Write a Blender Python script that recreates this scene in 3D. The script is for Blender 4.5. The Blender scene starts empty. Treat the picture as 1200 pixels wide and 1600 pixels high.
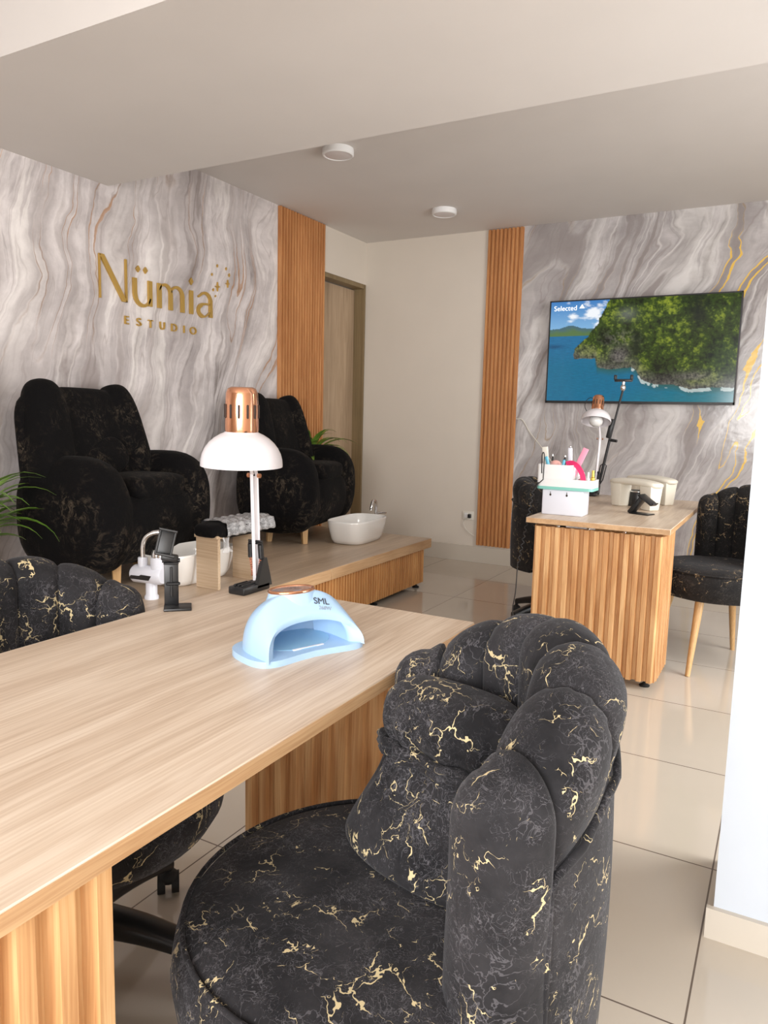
import bpy, bmesh, math, random
from math import sin, cos, pi, radians, sqrt
from mathutils import Vector, Matrix, noise

C = bpy.context.scene
COL = C.collection
random.seed(7)

# ------------------------------------------------------------------ camera
F_PX = 1146.15
YAW, PITCH, ROLL = radians(-28.823), radians(7.344), radians(1.391)
cam_d = bpy.data.cameras.new('camera')
cam = bpy.data.objects.new('camera', cam_d)
COL.objects.link(cam)
cam_d.sensor_fit = 'VERTICAL'
cam_d.sensor_height = 36.0
cam_d.lens = F_PX / 1600 * 36.0
cam_d.clip_start = 0.02
fw = Vector((sin(YAW) * cos(PITCH), cos(YAW) * cos(PITCH), -sin(PITCH)))
rt = Vector((cos(YAW), -sin(YAW), 0))
up = rt.cross(fw)
r2 = cos(ROLL) * rt + sin(ROLL) * up
u2 = -sin(ROLL) * rt + cos(ROLL) * up
mw = Matrix((r2, u2, -fw)).transposed().to_4x4()
mw.translation = Vector((0, 0, 1.195))
cam.matrix_world = mw
C.camera = cam

# ------------------------------------------------------------------ colour management, world, daylight
C.view_settings.view_transform = 'Standard'
C.view_settings.look = 'None'
C.view_settings.gamma = 1.0
C.view_settings.use_curve_mapping = False
C.view_settings.exposure = 0.0
C.cycles.use_denoising = True
C.cycles.max_bounces = 8
C.cycles.diffuse_bounces = 5
C.cycles.sample_clamp_indirect = 6.0

w = bpy.data.worlds.new('sky')
C.world = w
w.use_nodes = True
bg = w.node_tree.nodes['Background']
bg.inputs[0].default_value = (0.92, 0.96, 1.0, 1)
bg.inputs[1].default_value = 1.0


def area(name, loc, aim, sx, sy, power, col):
    l = bpy.data.lights.new(name, 'AREA')
    l.shape = 'RECTANGLE'
    l.size, l.size_y, l.energy, l.color = sx, sy, power, col
    o = bpy.data.objects.new(name, l)
    COL.objects.link(o)
    o.location = loc
    o.rotation_euler = (Vector(aim) - Vector(loc)).to_track_quat('-Z', 'Y').to_euler()
    return o


area('daylight_front', (0.62, -1.95, 1.45), (-0.8, 3.5, 1.0), 2.5, 2.3, 145, (1.0, 0.985, 0.97))
area('daylight_door', (-0.42, -1.93, 1.40), (-0.42, 3.5, 1.3), 1.1, 0.85, 45, (1.0, 0.985, 0.97))
area('daylight_side', (1.75, 2.95, 1.35), (-0.5, 3.2, 0.6), 1.7, 2.2, 110, (1.0, 0.98, 0.95))


# ------------------------------------------------------------------ node helpers
class NT:
    def __init__(self, name):
        self.m = bpy.data.materials.new(name)
        self.m.use_nodes = True
        self.t = self.m.node_tree
        self.b = self.t.nodes['Principled BSDF']

    def n(self, typ, **kw):
        x = self.t.nodes.new('ShaderNode' + typ)
        for k, v in kw.items():
            if k.startswith('i_'):
                self.put(x.inputs[k[2:].replace('_', ' ')], v)
            elif k.startswith('n') and k[1:].isdigit():
                self.put(x.inputs[int(k[1:])], v)
            else:
                setattr(x, k, v)
        return x

    def put(self, sock, v):
        if isinstance(v, bpy.types.NodeSocket):
            self.t.links.new(v, sock)
        elif isinstance(v, bpy.types.Node):
            self.t.links.new(v.outputs[0], sock)
        else:
            sock.default_value = v

    def set(self, **kw):
        for k, v in kw.items():
            self.put(self.b.inputs[k.replace('_', ' ')], v)
        return self

    def math(self, op, a, b=None, c=None):
        x = self.n('Math', operation=op)
        self.put(x.inputs[0], a)
        if b is not None: self.put(x.inputs[1], b)
        if c is not None: self.put(x.inputs[2], c)
        return x.outputs[0]

    def ramp(self, fac, stops, interp='LINEAR'):
        x = self.n('ValToRGB')
        self.put(x.inputs[0], fac)
        r = x.color_ramp
        r.interpolation = interp
        while len(r.elements) < len(stops): r.elements.new(0.5)
        for e, (p, c) in zip(r.elements, stops):
            e.position = p
            e.color = (c, c, c, 1) if isinstance(c, (int, float)) else (*c, 1)
        return x.outputs[0]

    def mix(self, fac, a, b, mode='MIX'):
        x = self.n('Mix', data_type='RGBA', blend_type=mode)
        self.put(x.inputs[0], fac)
        for s, v in ((x.inputs[6], a), (x.inputs[7], b)):
            self.put(s, (*v, 1) if isinstance(v, tuple) and len(v) == 3 else v)
        return x.outputs[2]

    def noise(self, vec, scale, detail=4, rough=0.5, dist=0.0):
        x = self.n('TexNoise')
        self.put(x.inputs['Vector'], vec)
        x.inputs['Scale'].default_value = scale
        x.inputs['Detail'].default_value = detail
        x.inputs['Roughness'].default_value = rough
        x.inputs['Distortion'].default_value = dist
        return x

    def coord(self, which='Object'):
        return self.n('TexCoord').outputs[which]

    def mapping(self, vec, scale=(1, 1, 1), rot=(0, 0, 0), loc=(0, 0, 0)):
        x = self.n('Mapping')
        self.put(x.inputs['Vector'], vec)
        x.inputs['Scale'].default_value = scale
        x.inputs['Rotation'].default_value = rot
        x.inputs['Location'].default_value = loc
        return x.outputs[0]

    def warp(self, vec, scale, amt, detail=2):
        nz = self.noise(vec, scale, detail)
        s = self.n('VectorMath', operation='SUBTRACT')
        self.put(s.inputs[0], nz.outputs['Color'])
        s.inputs[1].default_value = (0.5, 0.5, 0.5)
        a = self.n('VectorMath', operation='MULTIPLY_ADD')
        self.put(a.inputs[0], s)
        a.inputs[1].default_value = (amt, amt, amt)
        self.put(a.inputs[2], vec)
        return a.outputs[0]

    def bump(self, h, strength=0.3, dist=0.01):
        x = self.n('Bump')
        x.inputs['Strength'].default_value = strength
        x.inputs['Distance'].default_value = dist
        self.put(x.inputs['Height'], h)
        self.put(self.b.inputs['Normal'], x)
        return self


def plain(name, col, rough=0.5, metal=0.0, **kw):
    a = NT(name).set(Base_Color=(*col, 1), Roughness=rough, Metallic=metal)
    a.set(**kw)
    return a.m


def paint(name, col, rough=0.75):
    a = NT(name)
    nz = a.noise(a.coord(), 3.0, 3)
    c = a.ramp(nz.outputs[0], [(0.3, tuple(x * 0.97 for x in col)), (0.7, col)])
    a.set(Base_Color=c, Roughness=rough)
    a.bump(a.noise(a.coord(), 90, 2).outputs[0], 0.04, 0.002)
    return a.m


def marble_mat(name, axis, slant, gloss, tint=1.0, seed=0.0, gold=(0.80, 0.52, 0.10), gold_amt=0.5, brown=(0.22, 0.13, 0.075), gold_lo=0.52, gold_u=None):
    """Onyx wallpaper: tall leaning bands, white seams, thin brown and gold veins."""
    a = NT(name)
    sep = a.n('SeparateXYZ', n0=a.coord())
    u = sep.outputs[axis]
    v = sep.outputs['Z']
    lean = a.math('ADD', a.math('MULTIPLY_ADD', v, -slant, u), seed)

    def vec(su, sv, off=0.0, w=None):
        c_ = a.n('CombineXYZ')
        a.put(c_.inputs[0], a.math('MULTIPLY', w if w is not None else lean, su))
        a.put(c_.inputs[1], a.math('MULTIPLY', v, sv))
        c_.inputs[2].default_value = off
        return c_.outputs[0]

    # slow bends, then small kinks of the bands
    w1 = a.noise(vec(0.9, 0.75, 1.3), 1.0, 2, 0.5).outputs[0]
    w2 = a.noise(vec(3.2, 3.0, 5.1), 1.0, 3, 0.55).outputs[0]
    w = a.math('MULTIPLY_ADD', a.math('SUBTRACT', w1, 0.5), 0.80, lean)
    w = a.math('MULTIPLY_ADD', a.math('SUBTRACT', w2, 0.5), 0.16, w)
    n1 = a.noise(vec(2.3, 0.22, 0.0, w), 1.0, 4, 0.55).outputs[0]
    band = a.math('PINGPONG', a.math('MULTIPLY', n1, 7.0), 1.0)
    c = a.ramp(band, [(0.0, (0.24, 0.215, 0.21)), (0.09, (0.35, 0.325, 0.325)), (0.12, (0.45, 0.425, 0.43)), (0.40, (0.43, 0.405, 0.41)), (0.43, (0.52, 0.495, 0.50)),
                      (0.74, (0.50, 0.475, 0.478)), (0.78, (0.62, 0.60, 0.595)), (0.93, (0.585, 0.565, 0.56)), (1.0, (0.47, 0.445, 0.44))])
    cl = a.noise(vec(1.5, 0.9, 2.2, w), 1.0, 4, 0.6).outputs[0]
    c = a.mix(a.ramp(cl, [(0.42, 0.0), (0.66, 0.75)]), c, (0.51, 0.485, 0.49))
    fine = a.noise(vec(14, 1.6, 3.3, w), 1.0, 5, 0.65).outputs[0]
    c = a.mix(0.55, c, a.ramp(fine, [(0.3, 0.28), (0.7, 0.74)]), 'SOFT_LIGHT')
    mott = a.noise(vec(5, 4, 8.3, w), 1.0, 5, 0.65).outputs[0]
    c = a.mix(0.75, c, a.ramp(mott, [(0.34, 0.2), (0.66, 0.8)]), 'SOFT_LIGHT')
    # seams: iso-lines of a strongly stretched noise
    n2 = a.noise(vec(1.45, 0.13, 4.4, w), 1.0, 2, 0.45).outputs[0]
    dist = a.math('ABSOLUTE', a.math('SUBTRACT', a.math('FRACT', a.math('MULTIPLY', n2, 8.0)), 0.5))
    kink = a.noise(vec(9, 7, 6.6, w), 1.0, 4, 0.6).outputs[0]
    dist = a.math('MULTIPLY_ADD', a.math('SUBTRACT', kink, 0.5), 0.10, dist)
    core = a.ramp(dist, [(0.0, 1.0), (0.06, 0.9), (0.10, 0.0)])
    pres = a.ramp(a.noise(vec(0.8, 0.5, 7.7), 1.0, 2).outputs[0], [(0.40, 0.15), (0.58, 1.0)])
    c = a.mix(a.math('MULTIPLY', a.math('MULTIPLY', core, pres), 0.9), c, (0.27, 0.24, 0.235))
    halo = a.ramp(dist, [(0.08, 0.0), (0.12, 1.0), (0.30, 0.0)])
    c = a.mix(a.math('MULTIPLY', halo, 0.6), c, (0.32, 0.295, 0.295))
    white = a.ramp(a.math('ABSOLUTE', a.math('SUBTRACT', dist, 0.34)), [(0.0, 1.0), (0.035, 0.0)])
    c = a.mix(a.math('MULTIPLY', a.math('MULTIPLY', white, pres), 0.7), c, (0.68, 0.66, 0.65))
    line = a.ramp(a.math('ABSOLUTE', a.math('SUBTRACT', dist, 0.085)), [(0.0, 1.0), (0.017, 0.0)])
    msk = a.ramp(a.noise(vec(1.5, 1.1, 1.9), 1.0, 3).outputs[0], [(0.44, 0.0), (0.56, 1.0)])
    c = a.mix(a.math('MULTIPLY', a.math('MULTIPLY', line, msk), 0.8), c, brown)
    hair = a.ramp(a.math('ABSOLUTE', a.math('SUBTRACT', band, 0.60)), [(0.0, 1.0), (0.03, 0.0)])
    c = a.mix(a.math('MULTIPLY', hair, 0.45), c, (0.27, 0.235, 0.225))
    # sparse gold, thicker where the mask is strong
    gm = a.ramp(a.noise(vec(1.2, 1.0, 9.1), 1.0, 2).outputs[0], [(gold_lo, 0.0), (gold_lo + 0.12, 1.0)])
    if gold_u:
        mr = a.n('MapRange', clamp=True)
        a.put(mr.inputs[0], u); mr.inputs[1].default_value, mr.inputs[2].default_value = gold_u
        gm = a.math('MULTIPLY', gm, mr.outputs[0])
    gd = a.math('ABSOLUTE', a.math('SUBTRACT', dist, 0.09))
    gf = a.math('MULTIPLY', a.math('LESS_THAN', gd, a.math('MULTIPLY', gm, 0.035)), gold_amt)
    c = a.mix(gf, c, gold)
    base = vec(1, 1)
    if tint != 1.0:
        c = a.mix(1.0, c, (tint, tint * 0.972, tint * 0.955), 'MULTIPLY')
    a.set(Base_Color=c, Roughness=gloss)
    a.bump(a.noise(base, 24, 3).outputs[0], 0.06, 0.01)
    return a.m


def fabric_mat(name, base=(0.0075, 0.0072, 0.0085), grey=(0.075, 0.071, 0.078), gold=(0.55, 0.45, 0.26), sc=1.0):
    """Black velour printed with grey scratches and lightning-like pale gold veins."""
    a = NT(name)
    co = a.mapping(a.coord(), (sc, sc, sc))
    cl = a.noise(co, 7, 5, 0.65)
    c = a.mix(a.ramp(cl.outputs[0], [(0.38, 0.0), (0.72, 1.0)]), base, tuple(x * 0.42 for x in grey))
    def web(scale, warp_s, warp_a, mask_s, lo, hi, wid, detail=4, off=0.0):
        p = a.warp(a.mapping(co, loc=(off, off * 0.7, off * 0.3)), warp_s, warp_a, detail)
        p = a.warp(p, warp_s * 4.5, warp_a * 0.18, 2)
        vo = a.n('TexVoronoi', feature='DISTANCE_TO_EDGE')
        a.put(vo.inputs['Vector'], p)
        vo.inputs['Scale'].default_value = scale
        m = a.ramp(a.noise(a.mapping(co, loc=(off * 3, 1, off)), mask_s, 4, 0.65).outputs[0], [(lo, 0.0), (hi, 1.0)])
        return vo.outputs['Distance'], a.math('MULTIPLY', m, wid)
    # hair-fine grey scratches, several nets laid over each other
    for sc_, off, k_ in ((30, 0.0, 0.38), (55, 3.1, 0.42), (90, 7.7, 0.40)):
        d, wd = web(sc_, 14, 0.16, 10, 0.47, 0.68, 0.045, 3, off)
        f = a.math('LESS_THAN', d, wd)
        c = a.mix(a.math('MULTIPLY', f, k_), c, tuple(x * 1.9 for x in grey))
    # pale gold lightning
    for sc_, off, wd_, k_ in ((11, 1.7, 0.026, 1.0), (18, 5.3, 0.026, 0.85)):
        d, wd = web(sc_, 11, 0.15, 13, 0.53, 0.68, wd_, 4, off)
        f = a.math('LESS_THAN', d, wd)
        c = a.mix(a.math('MULTIPLY', f, k_), c, gold)
    a.set(Base_Color=c, Roughness=0.85)
    a.set(Sheen_Weight=0.09, Sheen_Roughness=0.45, Sheen_Tint=(0.75, 0.75, 0.8, 1))
    a.set(Specular_IOR_Level=0.25)
    a.bump(a.noise(co, 26, 4, 0.6).outputs[0], 0.35, 0.006)
    return a.m


def velvet_mat(name):
    """Crushed black velvet of the armchairs with brownish fuzzy streaks."""
    a = NT(name)
    co = a.coord()
    w1 = a.warp(co, 6, 0.2, 3)
    st = a.noise(a.warp(w1, 22, 0.10, 3), 34, 4, 0.7)
    m = a.ramp(a.noise(co, 4.0, 4, 0.6).outputs[0], [(0.44, 0.0), (0.66, 1.0)])
    c = a.mix(a.math('MULTIPLY', a.ramp(st.outputs[0], [(0.50, 0.0), (0.66, 1.0)]), m), (0.0045, 0.0042, 0.0045), (0.075, 0.058, 0.042))
    a.set(Base_Color=c, Roughness=0.95, Specular_IOR_Level=0.1)
    a.set(Sheen_Weight=0.03, Sheen_Roughness=0.4, Sheen_Tint=(0.8, 0.75, 0.7, 1))
    a.bump(st.outputs[0], 0.5, 0.008)
    return a.m


def wood_mat(name, light, dark, axis=1, scale=1.0, rough=0.4, contrast=1.0, rings=7.0):
    """Straight grained wood, grain along the given local axis."""
    a = NT(name)
    s = [26 * scale] * 3
    s[axis] = 1.1 * scale
    co = a.warp(a.coord(), 2.2, 0.03, 2)
    n1 = a.noise(a.mapping(co, tuple(s)), 1.0, 5, 0.6)
    s2 = [4.5 * scale] * 3
    s2[axis] = 0.5 * scale
    n2 = a.noise(a.mapping(co, tuple(s2)), 1.0, 3, 0.5)
    ring = a.math('PINGPONG', a.math('MULTIPLY', n2.outputs[0], rings), 1.0)
    f = a.math('ADD', a.math('MULTIPLY', ring, 0.5), a.math('MULTIPLY', n1.outputs[0], 0.7))
    h = 0.34 * contrast
    c = a.ramp(f, [(max(0.0, 0.58 - h), dark), (min(1.0, 0.58 + h), light)])
    s3 = [170 * scale] * 3
    s3[axis] = 3 * scale
    n3 = a.noise(a.mapping(co, tuple(s3)), 1.0, 2, 0.5)
    c = a.mix(0.6 * contrast, c, a.ramp(n3.outputs[0], [(0.35, 0.25), (0.65, 0.66)]), 'SOFT_LIGHT')
    a.set(Base_Color=c, Roughness=rough)
    a.bump(n3.outputs[0], 0.08, 0.001)
    return a.m


M = {}
M['paint_cream'] = paint('paint_cream', (0.66, 0.60, 0.525))
M['paint_ceiling'] = paint('paint_ceiling', (0.66, 0.625, 0.60))
M['paint_beam'] = paint('paint_beam', (0.685, 0.65, 0.625))
M['paint_white'] = paint('paint_white', (0.57, 0.62, 0.69), 0.55)
M['marble_left'] = marble_mat('marble_left', 'Y', 0.22, 0.34, 1.14, 0.0, (0.36, 0.19, 0.085), 0.6, gold_lo=0.55)
M['marble_back'] = marble_mat('marble_back', 'X', 0.40, 0.13, 1.0, 2.7, (0.80, 0.52, 0.10), 0.95, (0.33, 0.24, 0.15), gold_lo=0.47, gold_u=(-0.75, -0.45))
M['fabric'] = fabric_mat('black_gold_fabric')
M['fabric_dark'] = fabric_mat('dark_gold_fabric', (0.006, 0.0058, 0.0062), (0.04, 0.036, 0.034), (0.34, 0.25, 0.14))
M['velvet'] = velvet_mat('crushed_velvet')
M['desk_top'] = wood_mat('pale_oak_laminate', (0.70, 0.575, 0.455), (0.56, 0.43, 0.32), 1, 1.3, 0.38, 0.9, 11)
M['deck_top'] = wood_mat('oak_deck_laminate', (0.56, 0.435, 0.32), (0.44, 0.325, 0.225), 1, 1.0, 0.36, 0.8, 8)
M['edge_band'] = wood_mat('oak_edge_band', (0.62, 0.40, 0.22), (0.47, 0.28, 0.14), 1, 2.0, 0.5, 0.8)
M['desk_slat'] = wood_mat('pine_slats', (0.74, 0.46, 0.225), (0.50, 0.24, 0.09), 2, 1.6, 0.42, 1.0, 12)
M['wall_slat'] = wood_mat('teak_slats', (0.58, 0.275, 0.105), (0.44, 0.19, 0.066), 2, 1.4, 0.5, 0.9, 8)
M['deck_slat'] = wood_mat('platform_slats', (0.68, 0.36, 0.135), (0.50, 0.23, 0.078), 2, 1.4, 0.45, 0.9, 8)
M['door_wood'] = wood_mat('light_oak_door', (0.45, 0.33, 0.22), (0.33, 0.235, 0.15), 2, 0.8, 0.5, 0.9, 6)
M['jamb_wood'] = wood_mat('olive_jamb', (0.23, 0.165, 0.085), (0.18, 0.125, 0.06), 2, 0.8, 0.5, 0.6, 5)
M['ply'] = wood_mat('pale_plywood', (0.60, 0.46, 0.32), (0.47, 0.34, 0.22), 0, 0.8, 0.5, 0.7, 5)
M['leg_wood'] = wood_mat('beech_leg', (0.62, 0.40, 0.19), (0.50, 0.30, 0.13), 2, 1.4, 0.4, 0.7, 6)
M['black_plastic'] = plain('black_plastic', (0.012, 0.012, 0.013), 0.35)
M['black_metal'] = plain('black_metal', (0.015, 0.015, 0.016), 0.4, 0.3)
M['rubber'] = plain('rubber', (0.01, 0.01, 0.01), 0.7)
M['chrome'] = plain('chrome', (0.75, 0.75, 0.76), 0.12, 1.0)
M['copper'] = plain('copper', (0.80, 0.40, 0.24), 0.16, 1.0)
M['copper_wire'] = plain('copper_wire', (0.55, 0.20, 0.12), 0.4, 0.3)
M['gold'] = plain('gold', (0.66, 0.43, 0.12), 0.35, 0.8)
M['ceramic'] = plain('ceramic', (0.80, 0.78, 0.75), 0.12, 0.0, Coat_Weight=0.5)
M['white_plastic'] = plain('white_plastic', (0.80, 0.80, 0.80), 0.3)
M['lamp_white'] = plain('lamp_white', (0.72, 0.69, 0.72), 0.25)
M['cool_white'] = plain('cool_white', (0.72, 0.74, 0.82), 0.3)
M['cream_leather'] = plain('cream_leather', (0.78, 0.74, 0.64), 0.45)
M['ivory'] = plain('ivory', (0.70, 0.67, 0.60), 0.4)
M['bulb'] = plain('bulb', (0.75, 0.75, 0.74), 0.2)
M['uv_blue'] = plain('uv_blue', (0.40, 0.59, 0.82), 0.32)
M['uv_inside'] = plain('uv_inside', (0.33, 0.58, 0.76), 0.25)
M['turquoise'] = plain('turquoise', (0.22, 0.55, 0.48), 0.4)
M['slot_dark'] = plain('slot_dark', (0.03, 0.015, 0.01), 0.7)
M['dark_print'] = plain('dark_print', (0.05, 0.055, 0.07), 0.5)
M['grey_print'] = plain('grey_print', (0.33, 0.38, 0.45), 0.5)
M['white_print'] = NT('white_print').set(Base_Color=(0.9, 0.9, 0.9, 1), Emission_Color=(1, 1, 1, 1), Emission_Strength=0.75).m
M['hot_pink'] = plain('hot_pink', (0.80, 0.03, 0.16), 0.45)
M['soft_pink'] = plain('soft_pink', (0.82, 0.30, 0.42), 0.5)
M['peach'] = plain('peach', (0.75, 0.40, 0.36), 0.7)
M['sky_blue'] = plain('sky_blue', (0.12, 0.45, 0.62), 0.4)
M['brass'] = plain('brass', (0.70, 0.50, 0.10), 0.3, 0.8)
M['light_diffuser'] = plain('light_diffuser', (0.66, 0.62, 0.62), 0.4)
M['pot'] = plain('pot', (0.55, 0.52, 0.48), 0.5)
M['soil'] = plain('soil', (0.05, 0.035, 0.025), 0.9)
M['facade'] = plain('facade', (0.55, 0.55, 0.55), 0.6)


def leaf_mat():
    a = NT('leaf_green')
    nz = a.noise(a.coord(), 9, 3)
    c = a.ramp(nz.outputs[0], [(0.3, (0.06, 0.15, 0.015)), (0.7, (0.20, 0.34, 0.05))])
    return a.set(Base_Color=c, Roughness=0.35, Transmission_Weight=0.0).m


M['leaf'] = leaf_mat()


def floor_mat():
    a = NT('polished_tile')
    co = a.mapping(a.coord(), loc=(0.092, -0.245, 0))
    br = a.n('TexBrick', offset=0.0, squash=1.0)
    a.put(br.inputs['Vector'], co)
    br.inputs['Scale'].default_value = 1.0
    br.inputs['Brick Width'].default_value = 0.607
    br.inputs['Row Height'].default_value = 0.607
    br.inputs['Mortar Size'].default_value = 0.0022
    br.inputs['Mortar Smooth'].default_value = 0.1
    nz = a.noise(a.coord(), 1.3, 4, 0.6)
    t = a.ramp(nz.outputs[0], [(0.3, (0.53, 0.475, 0.40)), (0.7, (0.565, 0.505, 0.43))])
    a.put(br.inputs['Color1'], t)
    a.put(br.inputs['Color2'], t)
    br.inputs['Mortar'].default_value = (0.13, 0.10, 0.08, 1)
    a.set(Base_Color=br.outputs['Color'], Roughness=0.09, Specular_IOR_Level=0.6)
    return a.m


M['floor'] = floor_mat()
M['base_tile'] = plain('base_tile', (0.56, 0.51, 0.44), 0.2)


def plastic_wrap_mat():
    a = NT('wrapped_black_cushion')
    co = a.coord()
    nz = a.noise(a.warp(a.mapping(co, (3, 1, 2)), 18, 0.2, 3), 26, 4, 0.7)
    c = a.ramp(nz.outputs[0], [(0.38, (0.16, 0.16, 0.165)), (0.62, (0.46, 0.46, 0.47))])
    a.set(Base_Color=c, Roughness=0.22, Coat_Weight=0.6)
    a.bump(nz.outputs[0], 0.6, 0.01)
    return a.m


M['plastic_wrap'] = plastic_wrap_mat()
M['clear_wrap'] = plain('clear_wrap', (0.75, 0.75, 0.76), 0.15, 0.0, Alpha=0.45)


# ------------------------------------------------------------------ mesh helpers
def B():
    return bmesh.new()


def box(bm, c, s, rot=None):
    r = bmesh.ops.create_cube(bm, size=1.0)
    m = Matrix.Translation(c) @ (rot.to_4x4() if rot is not None else Matrix.Identity(4)) @ Matrix.Diagonal((*s, 1))
    bmesh.ops.transform(bm, matrix=m, verts=r['verts'])
    return r['verts']


def rbox(bm, c, s, r=0.01, seg=3, rot=None, taper=None):
    b2 = bmesh.new()
    bmesh.ops.create_cube(b2, size=1.0)
    bmesh.ops.scale(b2, vec=s, verts=b2.verts)
    if taper:
        for v in b2.verts:
            if v.co.z < 0:
                v.co.x *= taper; v.co.y *= taper
    bmesh.ops.bevel(b2, geom=list(b2.edges), offset=min(r, min(s) * 0.49), segments=seg, profile=0.5, affect='EDGES', clamp_overlap=True)
    m = Matrix.Translation(c) @ (rot.to_4x4() if rot is not None else Matrix.Identity(4))
    b2.transform(m)
    merge(bm, b2)


def merge(bm, b2):
    me = bpy.data.meshes.new('tmp')
    b2.to_mesh(me)
    b2.free()
    bm.from_mesh(me)
    bpy.data.meshes.remove(me)


def frame_of(d):
    d = Vector(d).normalized()
    a = Vector((0, 0, 1)) if abs(d.z) < 0.9 else Vector((1, 0, 0))
    x = a.cross(d).normalized()
    return x, d.cross(x)


def tube(bm, pts, rad, seg=10, caps=True):
    pts = [Vector(p) for p in pts]
    rads = rad if isinstance(rad, (list, tuple)) else [rad] * len(pts)
    rings = []
    x = None
    for i, p in enumerate(pts):
        d = (pts[min(i + 1, len(pts) - 1)] - pts[max(i - 1, 0)]).normalized()
        if x is None:
            x, y = frame_of(d)
        else:
            x = (x - d * x.dot(d))
            x = x.normalized() if x.length > 1e-6 else frame_of(d)[0]
            y = d.cross(x)
        rings.append([bm.verts.new(p + rads[i] * (cos(2 * pi * k / seg) * x + sin(2 * pi * k / seg) * y)) for k in range(seg)])
    for a, b in zip(rings, rings[1:]):
        for k in range(seg):
            bm.faces.new((a[k], a[(k + 1) % seg], b[(k + 1) % seg], b[k]))
    if caps:
        bm.faces.new(rings[0][::-1])
        bm.faces.new(rings[-1])


def cyl(bm, p0, p1, r0, r1=None, seg=20):
    tube(bm, [p0, p1], [r0, r0 if r1 is None else r1], seg)


def lathe(bm, prof, seg=32, mat=None):
    """prof: list of (r, z); poles where r == 0."""
    rings = []
    for r, z in prof:
        if r < 1e-6:
            rings.append([bm.verts.new((0, 0, z))])
        else:
            rings.append([bm.verts.new((r * cos(2 * pi * k / seg), r * sin(2 * pi * k / seg), z)) for k in range(seg)])
    vs = [v for r in rings for v in r]
    for a, b in zip(rings, rings[1:]):
        for k in range(seg):
            k2 = (k + 1) % seg
            if len(a) == 1 and len(b) == 1: continue
            if len(a) == 1: bm.faces.new((a[0], b[k2], b[k]))
            elif len(b) == 1: bm.faces.new((a[k], a[k2], b[0]))
            else: bm.faces.new((a[k], a[k2], b[k2], b[k]))
    if mat is not None:
        bmesh.ops.transform(bm, matrix=mat, verts=vs)


def surf(bm, fn, nu, nv, cu=False, cv=False):
    g = [[bm.verts.new(fn(i / (nu if cu else nu - 1), j / (nv if cv else nv - 1))) for j in range(nv)] for i in range(nu)]
    for i in range(nu if cu else nu - 1):
        for j in range(nv if cv else nv - 1):
            bm.faces.new((g[i][j], g[(i + 1) % nu][j], g[(i + 1) % nu][(j + 1) % nv], g[i][(j + 1) % nv]))
    return g


def spow(v, e):
    return math.copysign(abs(v) ** e, v)


def sell(bm, c, s, e1=1.0, e2=1.0, nu=28, nv=16, rot=None):
    """superellipsoid, e<1 boxier"""
    b2 = bmesh.new()
    rings = []
    for j in range(1, nv):
        ph = -pi / 2 + pi * j / nv
        rings.append([b2.verts.new((s[0] * spow(cos(ph), e1) * spow(cos(2 * pi * i / nu), e2), s[1] * spow(cos(ph), e1) * spow(sin(2 * pi * i / nu), e2), s[2] * spow(sin(ph), e1))) for i in range(nu)])
    lo = b2.verts.new((0, 0, -s[2])); hi = b2.verts.new((0, 0, s[2]))
    for a, b in zip(rings, rings[1:]):
        for i in range(nu):
            b2.faces.new((a[i], a[(i + 1) % nu], b[(i + 1) % nu], b[i]))
    for i in range(nu):
        b2.faces.new((lo, rings[0][(i + 1) % nu], rings[0][i]))
        b2.faces.new((hi, rings[-1][i], rings[-1][(i + 1) % nu]))
    b2.transform(Matrix.Translation(c) @ (rot.to_4x4() if rot is not None else Matrix.Identity(4)))
    merge(bm, b2)


def prism(bm, poly, depth, mat=None):
    """poly in local xy, extruded 0..depth in z."""
    a = [bm.verts.new((p[0], p[1], 0)) for p in poly]
    b = [bm.verts.new((p[0], p[1], depth)) for p in poly]
    n = len(poly)
    bm.faces.new(a[::-1]); bm.faces.new(b)
    for i in range(n):
        bm.faces.new((a[i], a[(i + 1) % n], b[(i + 1) % n], b[i]))
    if mat is not None:
        bmesh.ops.transform(bm, matrix=mat, verts=a + b)


def slats(bm, width, height, pitch, depth, back=0.008, ridge=0.55, ch=0.10):
    """fluted panel: x along width, +y outwards, z up"""
    n = max(1, round(width / pitch))
    p = width / n
    pts = [(0, -back), (0, 0)]
    for i in range(n):
        x = i * p
        g = p * (1 - ridge) / 2
        pts += [(x + g - p * ch * 0.5, 0), (x + g + p * ch * 0.5, depth), (x + p - g - p * ch * 0.5, depth), (x + p - g + p * ch * 0.5, 0)]
    pts += [(width, 0), (width, -back)]
    a = [bm.verts.new((q[0], q[1], 0)) for q in pts]
    b = [bm.verts.new((q[0], q[1], height)) for q in pts]
    m = len(pts)
    for i in range(m):
        bm.faces.new((a[i], b[i], b[(i + 1) % m], a[(i + 1) % m]))
    bm.faces.new(a); bm.faces.new(b[::-1])


def wall_frame(origin, xdir, ydir):
    x = Vector(xdir).normalized(); y = Vector(ydir).normalized()
    m = Matrix((x, y, Vector((0, 0, 1)))).transposed().to_4x4()
    m.translation = Vector(origin)
    return m


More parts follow.
